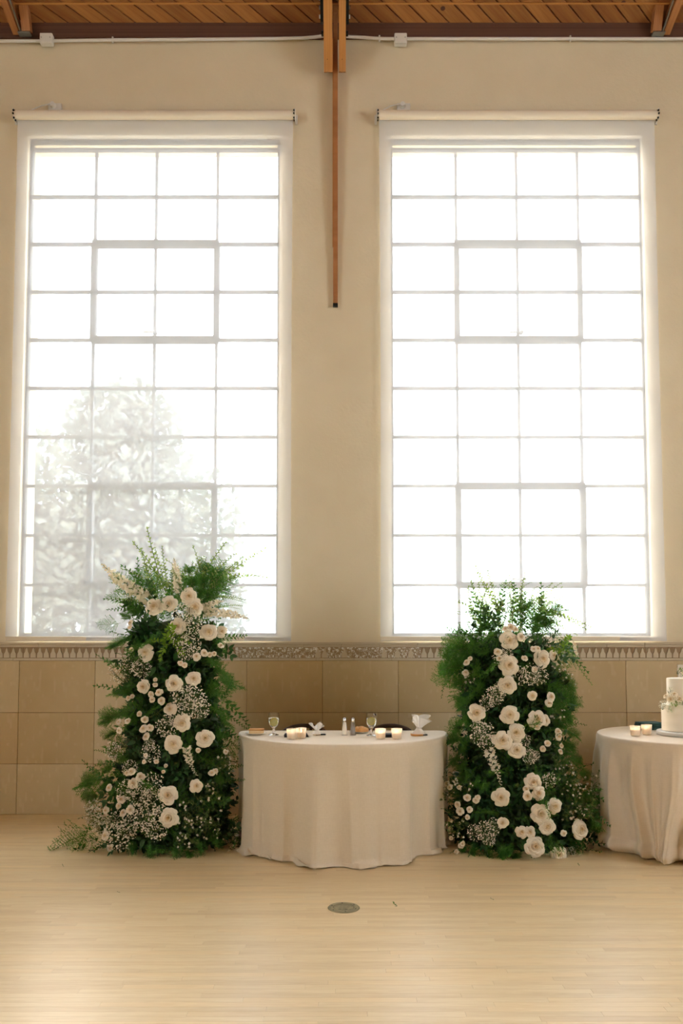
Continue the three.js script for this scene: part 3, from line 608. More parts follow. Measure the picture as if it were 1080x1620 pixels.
// a feathery plume: fine needles on side branchlets
function plume(seed, L, wide) {
  const r = rng(seed), pos = [], c = arcCurve(L, 0.3, (r() - 0.5) * 0.4), tri = (p, d, n, l, w) => { const s = d.clone().cross(n).normalize().multiplyScalar(w); pos.push(p.x - s.x, p.y - s.y, p.z - s.z, p.x + s.x, p.y + s.y, p.z + s.z, p.x + d.x * l, p.y + d.y * l, p.z + d.z * l); };
  const rnd = () => V(r() - 0.5, r() - 0.5, r() - 0.5);
  for (let i = 0; i < 30; i++) {
    const t = 0.1 + 0.9 * i / 30, p0 = c.getPointAt(t), d0 = c.getTangentAt(t), side = i % 2 ? 1 : -1, l = wide * (1 - t * 0.8) * (0.65 + r() * 0.5);
    const d = V(side, 0.1 * (r() - 0.5), (r() - 0.5) * 0.8).addScaledVector(d0, 0.8).normalize(), e = d.clone().add(V(0, -0.25, 0)).normalize();
    tri(p0, d, V(0, 0, 1), l, 0.0009);
    const m = Math.max(4, Math.round(l / 0.0042));
    for (let k = 0; k < m; k++) { const q = p0.clone().addScaledVector(d, l * k / m * 0.5).addScaledVector(e, l * k / m * 0.5), nd = rnd().multiplyScalar(1.9).addScaledVector(d, 0.7).normalize(); tri(q, nd, rnd().normalize(), 0.010 + r() * 0.009, 0.0019); }
  }
  const g = new THREE.BufferGeometry(); g.setAttribute('position', new THREE.Float32BufferAttribute(pos, 3)); g.computeVertexNormals();
  return [bare(stemOf(c, 0.0013, 8).toNonIndexed()), g];
}
// a rose opening along +y, about 1 across: petals are patches of nested cups, each with a rolled, ruffled lip
function roseGeometry(seed, open = 1, layers = 8, nu = 8, nv = 7) {
  const r = rng(seed), pos = [], col = [], idx = [], warm = new THREE.Color('#efd39f'), pale = new THREE.Color('#f9eed6'), c = new THREE.Color();
  for (let k = 0; k < layers; k++) {
    const f = k / (layers - 1), count = k < 2 ? 2 : k < 4 ? 3 : k < 6 ? 4 : 5, R = lerp(0.05, 0.37, f ** 1.15), high = lerp(0.44, 0.3, f ** 1.6) + (1 - open) * 0.14 * f, half = (PI / count) * (k < 2 ? 1.25 : 1.3);
    for (let j = 0; j < count; j++) {
      const th = (j / count) * 2 * PI + k * 1.9 + (r() - 0.5) * 0.45, at = pos.length / 3, wob = r() * 6, Rj = R * (0.88 + 0.24 * r()), hj = high * (0.94 + 0.12 * r()), roll = (0.03 + 0.15 * f ** 1.3 * open) * (0.8 + 0.4 * r()), tone = 0.06 * (r() - 0.5);
      for (let v = 0; v <= nv; v++) for (let u = 0; u <= nu; u++) {
        const a = (u / nu) * 2 - 1, b = v / nv, lip = Math.max(0, (b - 0.55) / 0.45), top = 1 - 0.16 * Math.abs(a) ** 3;
        const w = half * a * (0.5 + 0.5 * Math.sin(Math.min(1, b * 1.2) * PI / 2)) * (1 - 0.16 * lip * lip);
        const rad = Rj * Math.sin(Math.min(1, b * 1.35) * PI / 2) * (1 + 0.16 * (u / nu - 0.5)) + roll * lip ** 1.7 * (1.05 - 0.75 * a ** 4) + 0.012 * (0.3 + f) * Math.sin(a * 5 + wob) * lip;
        const y = hj * Math.sin(Math.min(1, b * 1.15) * PI / 2) * top - roll * 0.75 * lip ** 2.6 * (0.8 + 0.5 * a * a) + 0.008 * Math.sin(a * 7 + wob * 2) * lip, t = th + w;
        pos.push(rad * Math.cos(t), y, rad * Math.sin(t));
        c.copy(warm).lerp(pale, clamp(f * 1.3 + 0.25 * b * f + tone, 0, 1)); col.push(c.r, c.g, c.b);
        if (u < nu && v < nv) { const q = at + v * (nu + 1) + u; idx.push(q, q + 1, q + nu + 1, q + 1, q + nu + 2, q + nu + 1); }
      }
    }
  }
  const g = new THREE.BufferGeometry(); g.setAttribute('position', new THREE.Float32BufferAttribute(pos, 3)); g.setAttribute('color', new THREE.Float32BufferAttribute(col, 3)); g.setIndex(idx); g.computeVertexNormals();
  return g;
}
const ROSES = [roseGeometry(1, 1), roseGeometry(2, 0.9), roseGeometry(3, 1.1), roseGeometry(4, 0.8)];
const BUDS = [roseGeometry(11, 0.6, 4, 6, 6), roseGeometry(12, 0.85, 5, 6, 6), roseGeometry(13, 0.35, 3, 6, 6)];
const sepals = join([0, 1, 2, 3, 4].map((k) => aim(leafGeometry(0.26, 0.1, 0.5), V(0.02 * Math.cos(k * 1.257), 0.01, 0.02 * Math.sin(k * 1.257)), V(Math.cos(k * 1.257), 0.5, Math.sin(k * 1.257)))).concat(new THREE.CylinderGeometry(0.03, 0.015, 0.5, 5).translate(0, -0.24, 0)));
// baby's breath: many tiny blossoms on hair-thin stalks, within a ball about 1 across; [stalks, blossoms]
function breathGeometry(seed, n) {
  const r = rng(seed), st = [], bl = [], root = V(0, -0.5, -0.2), fl = new THREE.IcosahedronGeometry(0.028, 0);
  for (let i = 0; i < n; i++) {
    const u = r() * 2 - 1, f = r() * 2 * PI, q = 0.5 * Math.cbrt(0.15 + 0.85 * r()), s = Math.sqrt(1 - u * u), p = V(q * s * Math.cos(f), q * u, q * s * Math.sin(f) * 0.7);
    const k = 0.55 + r() * 0.75;
    bl.push(fl.clone().rotateX(r() * 3).rotateY(r() * 3).scale(k, k * (0.7 + r() * 0.3), k).translate(p.x, p.y, p.z));
    if (i % 2) { const m = root.clone().lerp(p, 0.45 + r() * 0.2); st.push(bar(m, p, 0.006, 0.006)); if (i % 6 === 1) st.push(bar(root, m, 0.008, 0.008)); }
  }
  return [join(st), join(bl)];
}
const BREATH = [1, 2, 3, 4].map((k) => breathGeometry(50 + k, 105 + k * 12));
// a five-petalled floret, one across, opening along +y
const floret = join([0, 1, 2, 3, 4].map((k) => aim(leafGeometry(0.5, 0.42, 0.35, 0.15), V(0, 0, 0), V(Math.cos(k * 1.257), 0.55, Math.sin(k * 1.257)), PI / 2 - 0.2)));
// a spike set with florets, one long along +y; [stem, florets]
function spikeGeometry(seed, n, fat, budEnd = 0.75) {
  const r = rng(seed), c = new THREE.CatmullRomCurve3([V(0, 0, 0), V(0.03, 0.35, 0), V(0.02, 0.7, 0.02), V(-0.03, 1, 0.03)]), list = [], bud = new THREE.IcosahedronGeometry(0.3, 0).scale(0.8, 1.3, 0.8);
  for (let i = 0; i < n; i++) {
    const t = 0.06 + 0.94 * i / n, p = c.getPointAt(t), a = i * 2.4 + r() * 0.5, d = V(Math.cos(a), 0.35 + t * 0.6, Math.sin(a)), k = fat * (t < budEnd ? 1 - 0.25 * t : lerp(0.6, 0.3, (t - budEnd) / (1 - budEnd)));
    list.push(aim(t < budEnd ? floret : bud, p.clone().addScaledVector(d.normalize(), k * 0.45), d, r() * 6, k));
  }
  return [bare(stemOf(c, 0.007, 10).toNonIndexed()), join(list)];
}
const SPIKES = [spikeGeometry(71, 46, 0.15), spikeGeometry(72, 40, 0.18), spikeGeometry(73, 34, 0.13, 0.55)];
const RUSCUS = [1, 2, 3, 4, 5].map((k) => branch(100 + k, 0.26, 15, 0.044, 0.021, [0.35, 0.15, 0.5, -0.1, 0.25][k - 1], 1));
const TWIGS = [1, 2, 3, 4].map((k) => branch(120 + k, 0.3, 24, 0.025, 0.0145, [0.3, 0.1, 0.55, 0.2][k - 1], 1.1, 0.5));
const FOLIAGE = [1, 2, 3].map((k) => branch(140 + k, 0.15, 9, 0.05, 0.027, 0.3, 1, 0.8));
const PLUMES = [1, 2, 3, 4].map((k) => plume(160 + k, 0.23, 0.15));
const CLUMP = (() => { const r = rng(190), lg = leafGeometry(0.045, 0.02, 0.3), l = []; for (let i = 0; i < 42; i++) { const d = V(r() - 0.5, r() - 0.45, r() - 0.5).normalize(); l.push(aim(lg, d.clone().multiplyScalar(0.015 + r() * 0.05), d.add(V(r() - 0.5, r() - 0.5, r() - 0.5)), r() * 6, 0.7 + r() * 0.6)); } return join(l); })();
const dirOf = (a, b) => V(Math.cos(b) * Math.sin(a), Math.sin(b), Math.cos(b) * Math.cos(a));
// adds a pair [stem, leaves] as a part with its stem as a sub-part; growing along d from p
function grow(parent, name, pair, mats, p, d, size, turn = 0, sub = 'stem') {
  const m = part(name, pair[1], mats[0], parent);
  m.position.copy(p); m.scale.setScalar(size);
  m.quaternion.setFromUnitVectors(UPV, d.clone().normalize()).multiply(Q.setFromAxisAngle(UPV, turn));
  part(sub, pair[0], mats[1], m);
  return m;
}
// ------------------------------------------------------------------ where the flowers sit: x, y, z and size in metres

const LEFT_ROSES = [
 [-1.23, 1.59, 1.15, 0.108], [-1.13, 1.61, 1.17, 0.099], [-1.01, 1.66, 1.14, 0.104], [-0.97, 1.59, 1.14, 0.1], [-1.07, 1.46, 1.19, 0.103], [-0.88, 1.42, 1.12, 0.109], [-0.81, 1.43, 1.01, 0.077], 
 [-1.28, 1.29, 1.16, 0.104], [-1.08, 1.09, 1.22, 0.103], [-0.96, 1.12, 1.2, 0.091], [-1.29, 1.07, 1.18, 0.083], [-1.02, 0.84, 1.25, 0.106], [-1.07, 0.71, 1.27, 0.11], [-0.88, 0.74, 1.22, 0.107], 
 [-1.09, 0.4, 1.32, 0.113], [-1.08, 0.26, 1.33, 0.113], [-0.92, 0.45, 1.29, 0.081], [-1.1, 0.93, 1.24, 0.074], 
];
const LEFT_SPRAY = [
 [-1.22, 1.02, 1.23, 0.045], [-1.17, 1.03, 1.24, 0.045], [-1.21, 0.99, 1.24, 0.045], [-1.15, 0.98, 1.25, 0.049], [-1.2, 1.11, 1.22, 0.033], [-1.2, 1.08, 1.23, 0.029], [-1.39, 0.99, 1.14, 0.038], 
 [-1.36, 1, 1.16, 0.037], [-1.38, 1.3, 1.12, 0.042], [-1.39, 1.48, 1.1, 0.046], [-1.4, 1.45, 1.09, 0.038], [-0.94, 1.26, 1.2, 0.049], [-0.9, 1.28, 1.18, 0.05], [-0.87, 1.27, 1.15, 0.042], 
 [-0.84, 1.28, 1.13, 0.033], [-0.81, 1.33, 1.06, 0.038], [-1.04, 1.22, 1.23, 0.033], [-1.01, 1.21, 1.23, 0.037], [-1.26, 0.8, 1.25, 0.053], [-1.22, 0.81, 1.26, 0.041], [-1.24, 0.75, 1.26, 0.049], 
 [-1.3, 0.89, 1.21, 0.041], [-1.26, 0.86, 1.24, 0.045], [-1.33, 0.53, 1.26, 0.049], [-1.37, 0.52, 1.24, 0.033], [-1.27, 0.5, 1.29, 0.053], [-1.32, 0.46, 1.27, 0.057], [-1.5, 0.41, 1.16, 0.046], 
 [-1.4, 0.35, 1.24, 0.049], [-1.41, 0.31, 1.24, 0.049], [-1.42, 0.36, 1.23, 0.033], [-1.38, 0.27, 1.26, 0.045], [-1.33, 0.3, 1.29, 0.049], [-1.52, 0.27, 1.16, 0.042], [-1.51, 0.11, 1.18, 0.054], 
 [-1.47, -0.02, 1.18, 0.058], [-1.46, 0.83, 1.1, 0.038], [-1.39, 0.84, 1.16, 0.037], [-1.45, 0.78, 1.13, 0.038], [-1.24, 0.64, 1.28, 0.028], [-1.25, 0.6, 1.28, 0.028], [-1.17, 0.6, 1.3, 0.028], 
 [-1.11, 0.58, 1.31, 0.024], [-1.12, 0.54, 1.32, 0.028], [-0.76, 0.64, 1.15, 0.033], [-0.91, 0.67, 1.27, 0.037], [-0.83, 0.52, 1.25, 0.041], [-0.81, 0.53, 1.23, 0.033], 
];
const LEFT_CLOUDS = [
 [-1.03, 1.54, 1.17, 0.075], [-0.97, 1.49, 1.17, 0.066], [-1.05, 1.4, 1.2, 0.066], [-0.99, 1.36, 1.19, 0.074], [-1.01, 1.3, 1.2, 0.058], [-1.03, 1, 1.23, 0.074], [-0.96, 1.01, 1.21, 0.082], 
 [-0.92, 0.93, 1.21, 0.066], [-0.98, 0.93, 1.23, 0.066], [-1.07, 0.86, 1.25, 0.041], [-1.12, 0.82, 1.26, 0.065], [-1.21, 0.65, 1.27, 0.057], [-1.23, 0.7, 1.25, 0.041], [-1.5, 1.16, 0.97, 0.077], 
 [-1.41, 1.22, 1.09, 0.067], [-1.32, 1.18, 1.15, 0.067], [-1.37, 0.41, 1.24, 0.065], [-1.28, 0.39, 1.28, 0.081], [-1.2, 0.46, 1.3, 0.073], [-1.18, 0.36, 1.31, 0.081], [-1.23, 0.27, 1.31, 0.089], 
 [-1.16, 0.19, 1.33, 0.072], [-1.28, 0.23, 1.29, 0.073], [-1.41, 0.13, 1.24, 0.09], [-1.36, 0.17, 1.26, 0.065], [-1.45, 0.21, 1.2, 0.058], [-1.64, 0.19, 1, 0.077], [-1.67, 0.26, 0.97, 0.052], 
 [-1.57, 0.16, 1.1, 0.059], [-1.5, 0.64, 1.09, 0.059], [-1.36, 0.55, 1.22, 0.049], 
];
const LEFT_FLORETS = [
 [-0.97, 0.27, 1.3, 0.081], [-0.9, 0.3, 1.27, 0.089], [-0.85, 0.24, 1.24, 0.082], [-0.92, 0.18, 1.28, 0.089], [-0.81, 0.17, 1.22, 0.066], [-0.97, 0.13, 1.3, 0.057], [-0.78, 0.56, 1.15, 0.058], 
 [-0.73, 0.59, 1.07, 0.051], [-0.82, 0.41, 1.22, 0.049], [-0.7, 0.02, 1.09, 0.042], [-0.68, -0.05, 1.04, 0.034], 
];
const LEFT_FERNS = [
 [-0.8, 1.16, 0.99, 0.172], [-0.84, 1.05, 1.06, 0.169], [-0.77, 1.08, 0.89, 0.157], [-0.82, 0.92, 1.07, 0.169], [-0.77, 0.83, 1.01, 0.145], [-0.85, 1.24, 1.05, 0.153], [-0.8, 0.76, 1.07, 0.127], 
 [-1.53, 1.37, 0.89, 0.131], [-1.43, 1.4, 1.01, 0.128], [-1.37, 1.34, 1.06, 0.11], [-1.57, 1.34, 0.89, 0.105], [-1.58, 0.86, 0.9, 0.148], [-1.46, 0.89, 1.04, 0.144], [-1.62, 0.82, 0.9, 0.113], 
 [-1.38, 0.86, 1.1, 0.117], [-1.54, 1.02, 0.9, 0.113], [-1.44, 1.04, 1.02, 0.111], [-1.52, 0.67, 1.01, 0.128], [-1.43, 0.6, 1.11, 0.117], [-1.57, 0.74, 0.92, 0.113], [-1.68, 0.43, 0.91, 0.148], 
 [-1.74, 0.4, 0.91, 0.131], [-1.58, 0.41, 1.01, 0.128], [-1.7, 0.31, 0.91, 0.122], [-1.57, 0.52, 1, 0.111], [-0.95, 1.79, 0.99, 0.171], [-0.9, 1.84, 0.88, 0.193], [-1, 1.77, 1.04, 0.153], 
 [-0.86, 1.78, 0.88, 0.149], [-0.95, 1.7, 1.03, 0.153], [-0.93, 1.88, 0.95, 0.147], [-1.03, 1.85, 1.03, 0.102], [-1.21, 0.26, 1.26, 0.098], [-0.89, 0.05, 1.23, 0.123], [-0.8, 0.08, 1.17, 0.124], 
 [-1.04, 0.04, 1.27, 0.122], [-1.2, 0.04, 1.26, 0.122], [-1.33, 0.05, 1.23, 0.115], [-0.96, 0.02, 1.25, 0.098], [-0.79, 0.47, 1.13, 0.117], [-1.39, 1.57, 1.02, 0.111], [-1.47, 1.54, 0.93, 0.095], 
];
const RIGHT_ROSES = [
 [1.09, 1.37, 1.2, 0.107], [1.31, 1.25, 1.17, 0.108], [1.08, 1.21, 1.22, 0.119], [1.07, 1.08, 1.23, 0.111], [0.88, 0.9, 1.18, 0.108], [1.08, 0.89, 1.24, 0.11], [1.26, 0.86, 1.21, 0.107], 
 [1.32, 0.85, 1.19, 0.07], [1.03, 0.73, 1.25, 0.11], [1.12, 0.78, 1.25, 0.102], [1.12, 0.67, 1.25, 0.102], [1, 0.39, 1.34, 0.108], [1.21, 0.48, 1.3, 0.097], [1.24, 0.41, 1.32, 0.08], 
 [1.24, 0.29, 1.35, 0.116], [1.28, 0.21, 1.34, 0.104], [1.2, 0.09, 1.36, 0.12], [1.34, 0.33, 1.32, 0.085], [1.52, 0.16, 1.22, 0.115], [1.37, 0.02, 1.28, 0.097], [1.12, 0.18, 1.37, 0.068], 
 [1.17, 0.18, 1.37, 0.068], [1.41, 1.27, 1.09, 0.067], [1.43, 1.24, 1.08, 0.063], 
];
const RIGHT_SPRAY = [
 [1.22, 1.01, 1.24, 0.061], [1.35, 1, 1.18, 0.062], [1.34, 0.96, 1.19, 0.05], [1.32, 0.7, 1.21, 0.049], [1.29, 0.67, 1.22, 0.045], [1.41, 0.77, 1.14, 0.046], [1.41, 0.74, 1.14, 0.05], 
 [1.43, 0.68, 1.13, 0.038], [1.42, 0.64, 1.14, 0.042], [1.27, 1.31, 1.2, 0.041], [1.24, 1.31, 1.21, 0.037], [1.18, 1.25, 1.23, 0.037], [1.25, 1.18, 1.21, 0.045], [1.16, 1.39, 1.21, 0.049], 
 [1.1, 1.45, 1.19, 0.05], [1.07, 1.44, 1.19, 0.037], [1.13, 1.44, 1.19, 0.037], [1.01, 1.29, 1.22, 0.049], [1.02, 1.25, 1.23, 0.037], [0.83, 1.22, 1.12, 0.042], [0.82, 1.15, 1.11, 0.042], 
 [0.85, 1.25, 1.13, 0.029], [1.25, 0.81, 1.23, 0.053], [1.16, 0.4, 1.36, 0.056], [1.15, 0.44, 1.35, 0.04], [0.7, 0.42, 1.06, 0.038], [0.71, 0.41, 1.13, 0.033], [0.76, 0.42, 1.2, 0.033], 
 [0.8, 0.37, 1.27, 0.045], [0.85, 0.36, 1.31, 0.044], [0.75, 0.32, 1.23, 0.049], [0.76, 0.28, 1.24, 0.045], [0.81, 0.3, 1.29, 0.036], [0.8, 0.25, 1.28, 0.032], [0.86, 0.38, 1.31, 0.032], 
 [0.71, 0.1, 1.19, 0.029], [0.76, 0.06, 1.24, 0.033], [0.74, 0.01, 1.2, 0.029], [0.77, 0.08, 1.26, 0.029], [1, 0.24, 1.38, 0.064], [1.57, 1.34, 0.97, 0.043], [1.58, 1.28, 0.97, 0.039], 
 [1.53, 1.37, 0.97, 0.034], [1.58, 1.31, 0.97, 0.034], [1.39, 0.16, 1.32, 0.036], 
];
const RIGHT_CLOUDS = [
 [1.03, 1.26, 1.21, 0.049], [1.07, 1.28, 1.21, 0.041], [1.22, 1.15, 1.21, 0.066], [1.15, 1.14, 1.22, 0.057], [1.29, 1.14, 1.18, 0.058], [0.99, 1.02, 1.22, 0.066], [1.02, 1.05, 1.23, 0.049], 
 [0.94, 0.97, 1.21, 0.049], [0.91, 0.77, 1.21, 0.082], [0.94, 0.72, 1.23, 0.057], [0.89, 0.81, 1.19, 0.05], [1.2, 0.63, 1.24, 0.049], [1.17, 0.73, 1.24, 0.041], [1.24, 0.63, 1.23, 0.033], 
 [0.9, 0.18, 1.33, 0.056], [0.84, 0.16, 1.3, 0.049], [0.95, 0.21, 1.35, 0.048], [0.92, 0.13, 1.34, 0.04], [1.46, -0.03, 1.21, 0.033], [1.41, 0.01, 1.26, 0.033], [1.48, -0.08, 1.19, 0.029], 
 [1.32, 0.48, 1.26, 0.049], [1.22, 0.13, 1.36, 0.024], 
];
const RIGHT_FLORETS = [
 [0.72, 0.45, 1.05, 0.068], [0.78, 0.4, 1.18, 0.074], [0.7, 0.36, 1.07, 0.051], [1.48, 0.44, 1.16, 0.075], [1.54, 0.37, 1.15, 0.091], [1.67, 0.4, 0.95, 0.069], [1.58, 0.3, 1.15, 0.083], 
 [1.47, 0.27, 1.23, 0.065], [1.69, 0.32, 0.99, 0.06], [0.73, 0.16, 1.18, 0.058], [1.45, 0.54, 1.13, 0.058], [1.42, 0.88, 1.1, 0.05], [1.52, 1.11, 0.97, 0.06], [1.46, 1.19, 1.04, 0.051], 
 [0.84, 1.13, 1.09, 0.042], 
];
const RIGHT_FERNS = [
 [0.75, 1.3, 0.89, 0.157], [0.8, 1.34, 0.9, 0.157], [0.83, 1.26, 1.01, 0.162], [0.78, 1.21, 0.89, 0.148], [0.72, 1.17, 0.89, 0.131], [0.87, 1.36, 1.04, 0.144], [0.8, 1.11, 0.99, 0.146], 
 [0.84, 1, 1.06, 0.152], [0.79, 0.96, 0.99, 0.154], [0.82, 0.86, 1.06, 0.169], [0.77, 0.79, 0.99, 0.163], [0.75, 0.7, 0.93, 0.147], [0.8, 0.67, 1.05, 0.144], [0.76, 0.58, 0.99, 0.129], 
 [0.79, 0.55, 1.07, 0.118], [0.88, 1.17, 1.08, 0.152], [0.94, 1.3, 1.11, 0.126], [0.9, 1.07, 1.11, 0.126], [1.53, 1.08, 0.94, 0.164], [1.46, 1.02, 1.03, 0.162], [1.56, 0.99, 0.9, 0.148], 
 [1.43, 0.96, 1.06, 0.152], [1.5, 0.89, 1, 0.154], [1.58, 0.95, 0.9, 0.122], [1.38, 1.07, 1.09, 0.126], [1.45, 0.82, 1.05, 0.144], [1.53, 0.83, 0.95, 0.112], [1.38, 0.92, 1.1, 0.118], 
 [0.81, 0.49, 1.12, 0.126], [0.86, 0.46, 1.18, 0.116], [0.91, 0.45, 1.22, 0.099], [1, 0.03, 1.28, 0.146], [0.92, -0.01, 1.24, 0.147], [0.83, -0.02, 1.19, 0.14], [0.78, -0.07, 1.13, 0.108], 
 [1.04, 0.06, 1.29, 0.121], [1.1, 0.01, 1.28, 0.105], [1.49, 1.58, 0.88, 0.131], [1.32, 1.53, 1.03, 0.119], [1.23, 1.6, 1.04, 0.127], [1.39, 1.49, 0.99, 0.129], [1.29, 1.45, 1.08, 0.11], 
 [0.97, 1.47, 1.06, 0.127], [0.92, 1.43, 1.05, 0.127], [1.01, 1.42, 1.1, 0.109], [1.63, 0.32, 1.06, 0.127], [1.72, 0.2, 0.97, 0.12], [1.65, 0.16, 1.07, 0.11], [1.76, 0.27, 0.91, 0.096], 
 [1.66, 0.46, 0.9, 0.105], [1.6, 0.56, 0.9, 0.113], [1.54, 0.66, 0.95, 0.121], [1.58, 0.74, 0.9, 0.113], 
];
const LEFT_SPRIGS = [
 ['d', -1.26, 1.63, 1.06, -1.61, 1.88, 1.09], ['e', -1.09, 1.67, 1.07, -1.11, 1.92, 1.1], ['d', -0.95, 1.56, 1.05, -0.62, 1.53, 1.08], ['e', -0.97, 1.57, 1.06, -0.79, 1.64, 1.09], 
 ['s', -0.99, 0.71, 1.28, -0.92, 0.51, 1.29], ['t', -1.18, 1.69, 1.06, -1.34, 2.08, 1.01], ['t', -1.23, 1.69, 1.05, -1.39, 1.96, 1.1], ['t', -1.15, 1.71, 1.06, -1.23, 1.97, 1.08], 
 ['t', -1.01, 1.71, 1.04, -0.97, 1.92, 1.06], ['t', -0.96, 1.7, 1.02, -0.9, 2.03, 0.94], ['t', -0.92, 1.71, 0.98, -0.82, 2, 0.96], ['t', -0.9, 1.71, 0.94, -0.74, 1.96, 0.87], 
 ['t', -0.89, 1.76, 0.86, -0.58, 2.02, 0.77], ['t', -1, 1.7, 1.04, -1.09, 1.95, 0.94], ['g', -0.87, 1.67, 0.92, -0.68, 1.69, 0.84], ['r', -0.84, 1.4, 0.98, -0.62, 1.37, 1.03], 
 ['r', -1.38, 1.59, 1.01, -1.56, 1.7, 1.04], ['R', -1.42, 1.62, 0.96, -1.56, 1.54, 0.99], ['R', -1.41, 1.16, 1.02, -1.64, 1.21, 1.04], ['r', -1.41, 1.01, 1.04, -1.62, 1.1, 0.95], 
 ['r', -1.49, 0.56, 1.06, -1.66, 0.57, 1], ['r', -1.53, 0.6, 1.01, -1.63, 0.66, 1], ['p', -1.53, 1.49, 0.87, -1.7, 1.46, 0.88], ['p', -1.48, 1.66, 0.87, -1.64, 1.71, 0.9], 
 ['r', -0.81, 0.97, 1.02, -0.67, 1.1, 1.06], ['m', -0.8, 0.97, 1, -0.58, 0.8, 0.9], ['m', -0.78, 0.88, 0.98, -0.65, 0.77, 0.97], ['r', -0.79, 0.73, 1.05, -0.68, 0.67, 1.05], 
 ['p', -1.59, 0.08, 1.03, -1.82, 0.02, 1.13], ['m', -1.59, 0.07, 1.03, -1.87, 0.02, 1.09], ['p', -1.7, 0.06, 0.89, -1.99, 0.02, 1.06], ['m', -1.52, 0.04, 1.1, -1.71, 0.02, 1.19], 
 ['r', -1.68, 0.14, 0.9, -1.8, 0.02, 1], ['r', -0.78, 0.44, 1.1, -0.64, 0.49, 1.14], ['r', -0.76, 0.51, 1.06, -0.65, 0.57, 1.04], ['r', -0.74, 0.16, 1.08, -0.66, 0.21, 1.01], 
 ['r', -0.72, 0.05, 1.07, -0.65, 0.02, 1.19], ['g', -1.27, 1.66, 1.05, -1.47, 1.74, 1.03], ['g', -1.34, 1.64, 1.02, -1.5, 1.63, 1.06], ['t', -1.05, 1.7, 1.06, -1.15, 1.85, 1.09], 
 ['g', -0.85, 1.6, 0.9, -0.69, 1.64, 0.87], ['p', -1.52, 0.38, 1.06, -1.77, 0.41, 1.01], ['r', -1.56, 0.45, 1.01, -1.75, 0.51, 1], ['r', -1.57, 0.23, 1.03, -1.74, 0.2, 0.99], 
 ['m', -0.79, 0.79, 1.04, -0.67, 0.69, 0.95], 
];
const RIGHT_SPRIGS = [
 ['t', 1.09, 1.55, 1.05, 0.9, 1.83, 0.98], ['t', 0.95, 1.59, 0.92, 0.88, 1.81, 0.95], ['t', 1.14, 1.62, 1.02, 1.21, 1.81, 0.91], ['t', 1.16, 1.62, 1.02, 1.32, 1.76, 0.91], 
 ['t', 1.25, 1.61, 1.01, 1.38, 1.78, 1], ['t', 1.35, 1.67, 0.93, 1.61, 1.59, 0.86], ['t', 1.32, 1.59, 0.98, 1.68, 1.52, 0.96], ['t', 1.36, 1.52, 0.99, 1.59, 1.44, 0.95], 
 ['R', 0.89, 1.43, 0.99, 0.7, 1.41, 0.93], ['g', 1.02, 1.56, 1.02, 0.98, 1.66, 1.08], ['t', 0.98, 1.53, 1.01, 0.92, 1.64, 0.93], ['t', 1.24, 1.64, 1, 1.13, 1.78, 0.95], 
 ['t', 1.32, 1.64, 0.96, 1.51, 1.76, 0.88], ['t', 1.39, 1.6, 0.92, 1.57, 1.71, 0.91], ['m', 1.54, 1.41, 0.87, 1.64, 1.15, 0.8], ['t', 1.56, 1.38, 0.87, 1.65, 1.08, 0.81], 
 ['m', 1.49, 0.99, 0.98, 1.61, 0.97, 0.99], ['m', 1.51, 0.83, 0.98, 1.63, 0.8, 0.92], ['m', 1.58, 0.37, 1.06, 1.78, 0.29, 1.04], ['m', 1.58, 0.31, 1.11, 1.74, 0.18, 1.15], 
 ['m', 1.51, 0.48, 1.06, 1.67, 0.57, 0.96], ['r', 0.75, 1.11, 0.87, 0.67, 1.04, 0.76], ['r', 0.79, 1.24, 0.87, 0.69, 1.19, 0.79], ['s', 0.93, 0.69, 1.23, 1.02, 0.43, 1.24], 
 ['g', 0.87, 1.34, 1.03, 0.68, 1.38, 1.02], ['p', 0.83, 1.3, 0.99, 0.66, 1.21, 0.91], ['p', 0.81, 1.17, 0.97, 0.65, 1.1, 0.91], ['p', 0.8, 0.79, 1.01, 0.7, 0.7, 0.92], 
 ['t', 1.19, 1.56, 1.04, 1.26, 1.73, 1], ['g', 0.95, 1.47, 1.02, 0.86, 1.59, 0.91], ['t', 1.42, 1.49, 0.95, 1.56, 1.53, 0.96], ['m', 1.47, 1.38, 0.95, 1.57, 1.31, 0.99], 
 ['r', 1.49, 0.28, 1.17, 1.66, 0.21, 1.22], ['r', 1.49, 0.08, 1.18, 1.72, 0.02, 1.08], ['m', 0.8, -0.01, 1.15, 0.7, 0.02, 1.19], ['m', 0.96, 0.01, 1.24, 0.89, 0.02, 1.19], 
 ['g', 1.1, 1.55, 1.05, 1.07, 1.68, 0.98], ['m', 0.73, 0.22, 1.09, 0.66, 0.32, 1.14], ['d', 1.29, 0.46, 1.2, 1.21, 0.36, 1.23], ['r', 1.5, -0.01, 1.14, 1.66, 0.02, 1.19], 
 ['t', 1.3, 1.62, 0.98, 1.42, 1.68, 1.03], 
];
// body of each pillar: height, left edge, right edge
const LEFT_BODY = [[-0.1, -1.6, -0.72], [0.3, -1.57, -0.75], [0.62, -1.46, -0.82], [0.95, -1.44, -0.88], [1.2, -1.45, -0.88], [1.41, -1.44, -0.87], [1.6, -1.39, -0.92], [1.76, -1.3, -1.0]];
const RIGHT_BODY = [[-0.1, 0.73, 1.62], [0.26, 0.74, 1.64], [0.5, 0.82, 1.5], [0.75, 0.86, 1.46], [0.97, 0.86, 1.47], [1.3, 0.84, 1.49], [1.46, 0.93, 1.42], [1.62, 1.06, 1.32]];
function bodyAt(body, y) {
  for (let k = 0; k + 1 < body.length; k++) if (y <= body[k + 1][0] || k + 2 === body.length) {
    const t = clamp((y - body[k][0]) / (body[k + 1][0] - body[k][0]), 0, 1), l = lerp(body[k][1], body[k + 1][1], t), r = lerp(body[k][2], body[k + 1][2], t);
    return { c: (l + r) / 2, h: (r - l) / 2 };
  }
}
